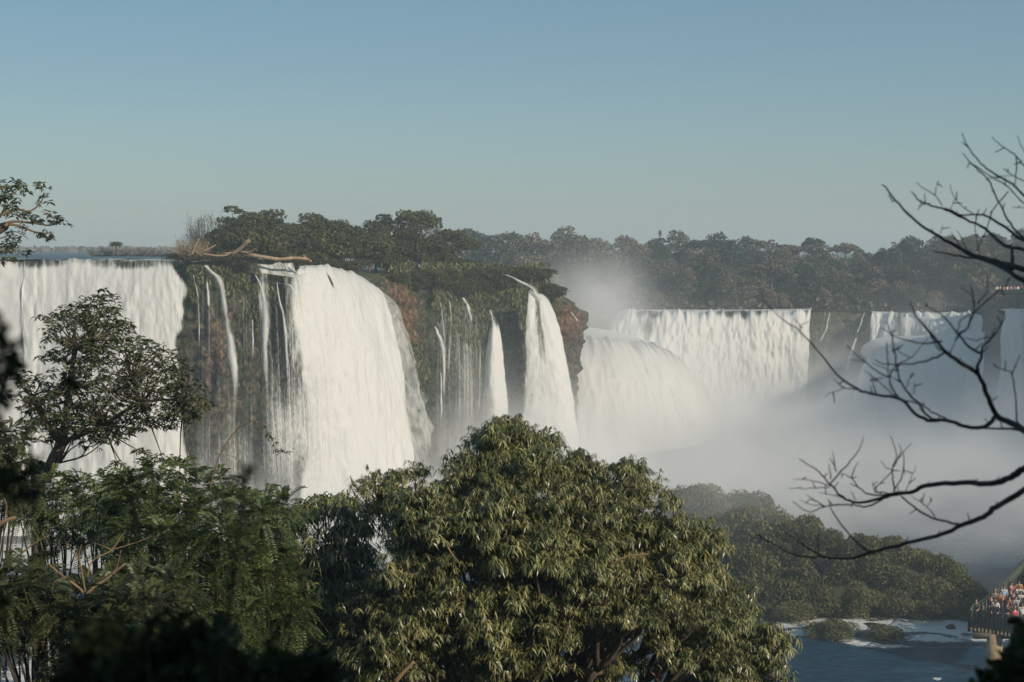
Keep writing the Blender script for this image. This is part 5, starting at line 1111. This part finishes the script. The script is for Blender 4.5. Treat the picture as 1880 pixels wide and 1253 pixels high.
CM = {k: plain('cloth_' + k.replace(' ', '_'), v, .8, .1) for k, v in CL.items()}
def person(pose, loc, rz, shirt, trous, hair, long, sc, label, group):
    t = thing('person', label, 'person', loc, rz, group, sc)
    b, sh, tm = PM[pose]
    for nm_, me, mt in (('body', b, M['skin']), ('shirt', sh, CM[shirt]), ('trousers', tm, CM[trous]), ('hair', HM[long], CM[hair])):
        o = bpy.data.objects.new(nm_, me); COL.objects.link(o); o.parent = t
        if not len(me.materials): me.materials.append(mt)
        o.material_slots[0].link = 'OBJECT'; o.material_slots[0].material = mt
    return t
seg = np.concatenate([[0], np.cumsum(np.linalg.norm(np.diff(pc, axis=0), axis=1))])
def onpath(u, side):
    c = np.array([np.interp(u, seg, pc[:, i]) for i in range(3)]); n_ = np.array([np.interp(u, seg, nm[:, i]) for i in range(2)]); h = np.interp(u, seg, HW)
    return np.array([c[0] + n_[0] * h * side, c[1] + n_[1] * h * side, c[2]])
ppl = [ # u along deck, side (-1 far rail .. 1 near rail), pose, shirt, trousers, hair, long, facing
 (.15, -.75, 'rail', 'olive', 'dark', 'brown', 0), (.2, .0, 'rail', 'black', 'dark', 'brown', 0), (.35, .72, 'bent', 'red', 'dark', 'blond', 1), (.75, .3, 'photo', 'black', 'blue jeans', 'brown', 0), (1.05, .75, 'down', 'white', 'blue jeans', 'black', 1), (1.25, -.3, 'bent', 'white', 'dark', 'brown', 0),
 (1.5, .72, 'rail', 'pink', 'dark', 'blond', 1), (1.7, .1, 'photo', 'maroon', 'blue jeans', 'brown', 0), (2.0, -.6, 'down', 'black', 'dark', 'black', 0), (2.2, .75, 'bent', 'cream', 'khaki', 'brown', 0), (2.45, .2, 'photo', 'white', 'dark', 'black', 1), (2.8, -.4, 'photo', 'orange', 'blue jeans', 'brown', 0),
 (3.0, .7, 'rail', 'navy blue', 'blue jeans', 'black', 0), (3.3, .0, 'bent', 'black', 'dark', 'brown', 1), (3.6, -.7, 'down', 'grey', 'dark', 'blond', 0), (3.8, .72, 'rail', 'red', 'blue jeans', 'brown', 1), (4.1, .15, 'photo', 'white', 'khaki', 'black', 0), (4.5, -.5, 'bent', 'light blue', 'dark', 'brown', 0),
 (4.7, .6, 'down', 'olive', 'dark', 'black', 0), (5.1, .0, 'photo', 'white', 'dark', 'blond', 1), (5.5, .7, 'bent', 'maroon', 'dark', 'brown', 0), (5.9, -.4, 'photo', 'pink', 'blue jeans', 'black', 1), (6.3, .3, 'down', 'white', 'dark', 'brown', 0), (6.9, -.2, 'bent', 'orange', 'dark', 'black', 0),
 (7.4, .6, 'photo', 'cream', 'dark', 'brown', 0), (8.0, .0, 'down', 'navy blue', 'dark', 'blond', 0), (8.7, .5, 'bent', 'white', 'dark', 'brown', 1), (9.5, -.2, 'photo', 'red', 'dark', 'black', 0), (10.4, .3, 'down', 'black', 'dark', 'brown', 0)]
ORD = ['first', 'second', 'third', 'fourth', 'fifth', 'sixth', 'seventh', 'eighth', 'ninth', 'tenth', 'eleventh', 'twelfth']
PW = {'down': 'standing', 'rail': 'leaning on the rail', 'photo': 'with raised hands', 'bent': 'with bent arms'}
cnt = {}
for (u, sd, pose, sh, trs, hr, lg) in ppl:
    k = sh; cnt[k] = cnt.get(k, 0) + 1; lp = onpath(u, sd)
    person(pose, tuple(lp), random.uniform(-.6, .9), sh, trs, hr, lg, random.uniform(.92, 1.05), f'person in {sh} top {PW[pose]}, {ORD[cnt[k]-1]} such top from the walkway end', 'people on the near walkway')
# far platform with tiny people
fp = Q(1855, 541, 330)
wk2 = thing('viewing_platform', 'tiny distant viewing platform on the rim at the far right', 'platform', tuple(fp))
s_ = boxbetween(Q(1825, 546, 331), Q(1960, 543, 326), 2.0, .3, fp); obj('deck', mesh('deck', s_[0], s_[1], False), M['deck'], wk2)
s_ = boxbetween(Q(1825, 541, 330) + [0, -.9, .35], Q(1960, 538, 325) + [0, -.9, .35], .08, .7, fp); obj('railing', mesh('railing', s_[0], s_[1], False), M['rail'], wk2)
cl = ['white', 'cream', 'pink', 'white', 'orange', 'light blue', 'white', 'maroon', 'cream', 'white']
for i in range(14):
    a = Q(1830 + i * 6.5, 546, 331 - i * .2); a[2] += .15
    person('down' if i % 2 else 'bent', tuple(a), random.uniform(-1, 1), cl[i % 10], 'dark', 'brown', 0, 1.0, 'tiny distant person on the far viewing platform', 'people on the far viewing platform')
# dark umbrella-like crown behind the crowd
t = tree_proto('shore_tree', 'dark low tree spreading behind the crowd on the walkway', 'tree', M['dark'], 5, 3.0, 'umbrella', 2600, .22, 140)
b = P(1905, 1150, 112); t.location = tuple(b); t.scale = (.95, .95, (P(1905, 1052, 112)[2] - b[2]) / 4.8)

# ================================================================ MIST AND HAZE
m, nt, out = newmat('mist_volume'); b = NB(nt)
pos = b.n('ShaderNodeTexCoord').outputs['Object']; sp = b.n('ShaderNodeSeparateXYZ'); b.l(pos, sp.inputs[0]); X_, Y_, Z_ = sp.outputs
nz = b.noise(b.map(pos, (1, 1, .8)), .055, 3, .55)
nz2 = b.noise(pos, .16, 2, .5)
# height of the bank of mist
hx = b.math('ADD', b.math('SUBTRACT', b.mr(X_, -40, 0, 4.5, 6.5), b.mr(X_, 4, 20, 0, 2.2)), b.mr(X_, 34, 64, 0, 3.4))
hh = b.math('MULTIPLY', hx, b.math('MAXIMUM', b.math('ADD', -.45, b.math('MULTIPLY', nz, 2.9)), .15))
e = b.math('POWER', b.math('DIVIDE', b.math('MAXIMUM', Z_, 0.0), hh), 1.7)
fallz = b.math('POWER', 2.71828, b.math('MULTIPLY', e, -1.0))
xw = b.mr(X_, -28, 12, .6, 1.0)
yw = b.math('MULTIPLY', b.mr(Y_, b.mr(X_, -10, 20, 130, 122), b.mr(X_, -10, 20, 146, 158)), b.mr(X_, -75, -30, 0, 1))
base_d = b.math('MULTIPLY', b.math('MULTIPLY', fallz, yw), b.math('MULTIPLY', xw, b.math('MAXIMUM', b.math('ADD', -.6, b.math('MULTIPLY', nz2, 3.2)), .1)))
base_d = b.math('MULTIPLY', base_d, .07)
# rising plume
gx = b.math('DIVIDE', b.math('SUBTRACT', X_, 14.5), b.math('ADD', 3.0, b.math('MULTIPLY', nz, 4.0)))
gy = b.math('DIVIDE', b.math('SUBTRACT', Y_, 225), 14.0)
gg = b.math('POWER', 2.71828, b.math('MULTIPLY', b.math('ADD', b.math('MULTIPLY', gx, gx), b.math('MULTIPLY', gy, gy)), -1.0))
pl = b.math('MULTIPLY', b.math('MULTIPLY', gg, b.mr(Z_, 16, 29.5, 1, 0)), .028)
def puff(cx, cy, cz, rx, ry, rz, k):
    q = None
    for v, c_, r_ in ((X_, cx, rx), (Y_, cy, ry), (Z_, cz, rz)):
        g_ = b.math('DIVIDE', b.math('SUBTRACT', v, c_), r_); g_ = b.math('MULTIPLY', g_, g_); q = g_ if q is None else b.math('ADD', q, g_)
    return b.math('MULTIPLY', b.math('POWER', 2.71828, b.math('MULTIPLY', q, -1.0)), k)
dens = b.math('ADD', base_d, b.math('MULTIPLY', b.math('ADD', b.math('ADD', pl, puff(26, 240, 7, 9, 7, 7, .09)), b.math('ADD', puff(2, 170, 2, 8, 8, 6, .10), b.math('ADD', puff(-18, 143, 1, 8, 6, 4, .09), b.math('ADD', puff(17, 128, 8, 8, 5, 5, .035), puff(10, 222, 19.5, 6, 16, 4.5, .036))))), b.math('MAXIMUM', b.math('ADD', -.5, b.math('MULTIPLY', nz2, 3.0)), .1)))
vs = b.n('ShaderNodeVolumePrincipled'); vs.inputs['Color'].default_value = (.99, .985, .98, 1); b.l(dens, vs.inputs['Density']); vs.inputs['Anisotropy'].default_value = -0.25
b.l(vs.outputs[0], out.inputs['Volume'])
def box(name, lo, hi, mat):
    lo = np.array(lo); hi = np.array(hi); V = np.array([[(lo, hi)[i][0], (lo, hi)[j][1], (lo, hi)[k_][2]] for i in (0, 1) for j in (0, 1) for k_ in (0, 1)])
    return obj(name, mesh(name, V, [np.array([[0, 1, 3, 2], [4, 6, 7, 5], [0, 4, 5, 1], [2, 3, 7, 6], [0, 2, 6, 4], [1, 5, 7, 3]])], False), mat)
MIST = stuff(box('mist', (-76, 119, -1), (118, 268, 31), m)); tag(MIST, 'white mist and spray rising from the foot of the falls', 'mist')
m, nt, out = newmat('haze_volume'); b = NB(nt)
vs = b.n('ShaderNodeVolumePrincipled'); vs.inputs['Color'].default_value = (.82, .93, 1, 1); vs.inputs['Density'].default_value = .00075
b.l(vs.outputs[0], out.inputs['Volume'])
HAZE = stuff(box('haze', (-920, -130, -5), (920, 1720, 52), m)); tag(HAZE, 'pale haze in the air over the gorge', 'haze')

# ================================================================ LIGHT, WORLD, CAMERA
az = math.atan2(.62, -.62); el = math.radians(27)
sd = Vector((math.sin(az) * math.cos(el), math.cos(az) * math.cos(el), math.sin(el)))
sun = bpy.data.lights.new('sun', 'SUN'); sun.energy = 4.0; sun.angle = math.radians(.53); sun.color = (1, .885, .72)
so = bpy.data.objects.new('sun', sun); COL.objects.link(so); so.rotation_euler = sd.to_track_quat('Z', 'Y').to_euler(); so.location = (60, -60, 80)
w = bpy.data.worlds.new('World'); scene.world = w; w.use_nodes = True; nt = w.node_tree; nt.nodes.clear(); b = NB(nt)
sky = b.n('ShaderNodeTexSky', sky_type='NISHITA'); sky.sun_disc = False; sky.sun_elevation = el; sky.sun_rotation = az; sky.air_density = 1.0; sky.dust_density = .6; sky.ozone_density = 2.0; sky.altitude = 200
hs = b.n('ShaderNodeHueSaturation'); hs.inputs['Saturation'].default_value = 1.3; b.l(sky.outputs[0], hs.inputs['Color'])
bg = b.n('ShaderNodeBackground'); bg.inputs[1].default_value = .075; b.l(b.mix(.45, hs.outputs[0], (3.1, 4.9, 5.7)), bg.inputs[0]); wo = b.n('ShaderNodeOutputWorld'); b.l(bg.outputs[0], wo.inputs[0])
cam = bpy.data.cameras.new('camera'); co = bpy.data.objects.new('camera', cam); COL.objects.link(co); scene.camera = co
co.location = (0, 0, CAM); co.rotation_euler = (PI / 2 - TH, 0, 0)
cam.sensor_width = 36; cam.lens = 36 * F / 1880; cam.clip_start = .05; cam.clip_end = 20000
cam.dof.use_dof = True; cam.dof.focus_distance = 60; cam.dof.aperture_fstop = cam.lens / 1000 / .009 
scene.view_settings.view_transform = 'Standard'; scene.view_settings.look = 'None'; scene.view_settings.exposure = 0.0; scene.view_settings.gamma = 1
c = scene.cycles
c.use_denoising = True; c.max_bounces = 8; c.diffuse_bounces = 3; c.glossy_bounces = 2; c.transmission_bounces = 2; c.transparent_max_bounces = 10; c.volume_bounces = 6
c.volume_step_rate = 1.0; c.volume_max_steps = 128; c.sample_clamp_indirect = 4; c.caustics_reflective = False; c.caustics_refractive = False
scene.render.use_persistent_data = False
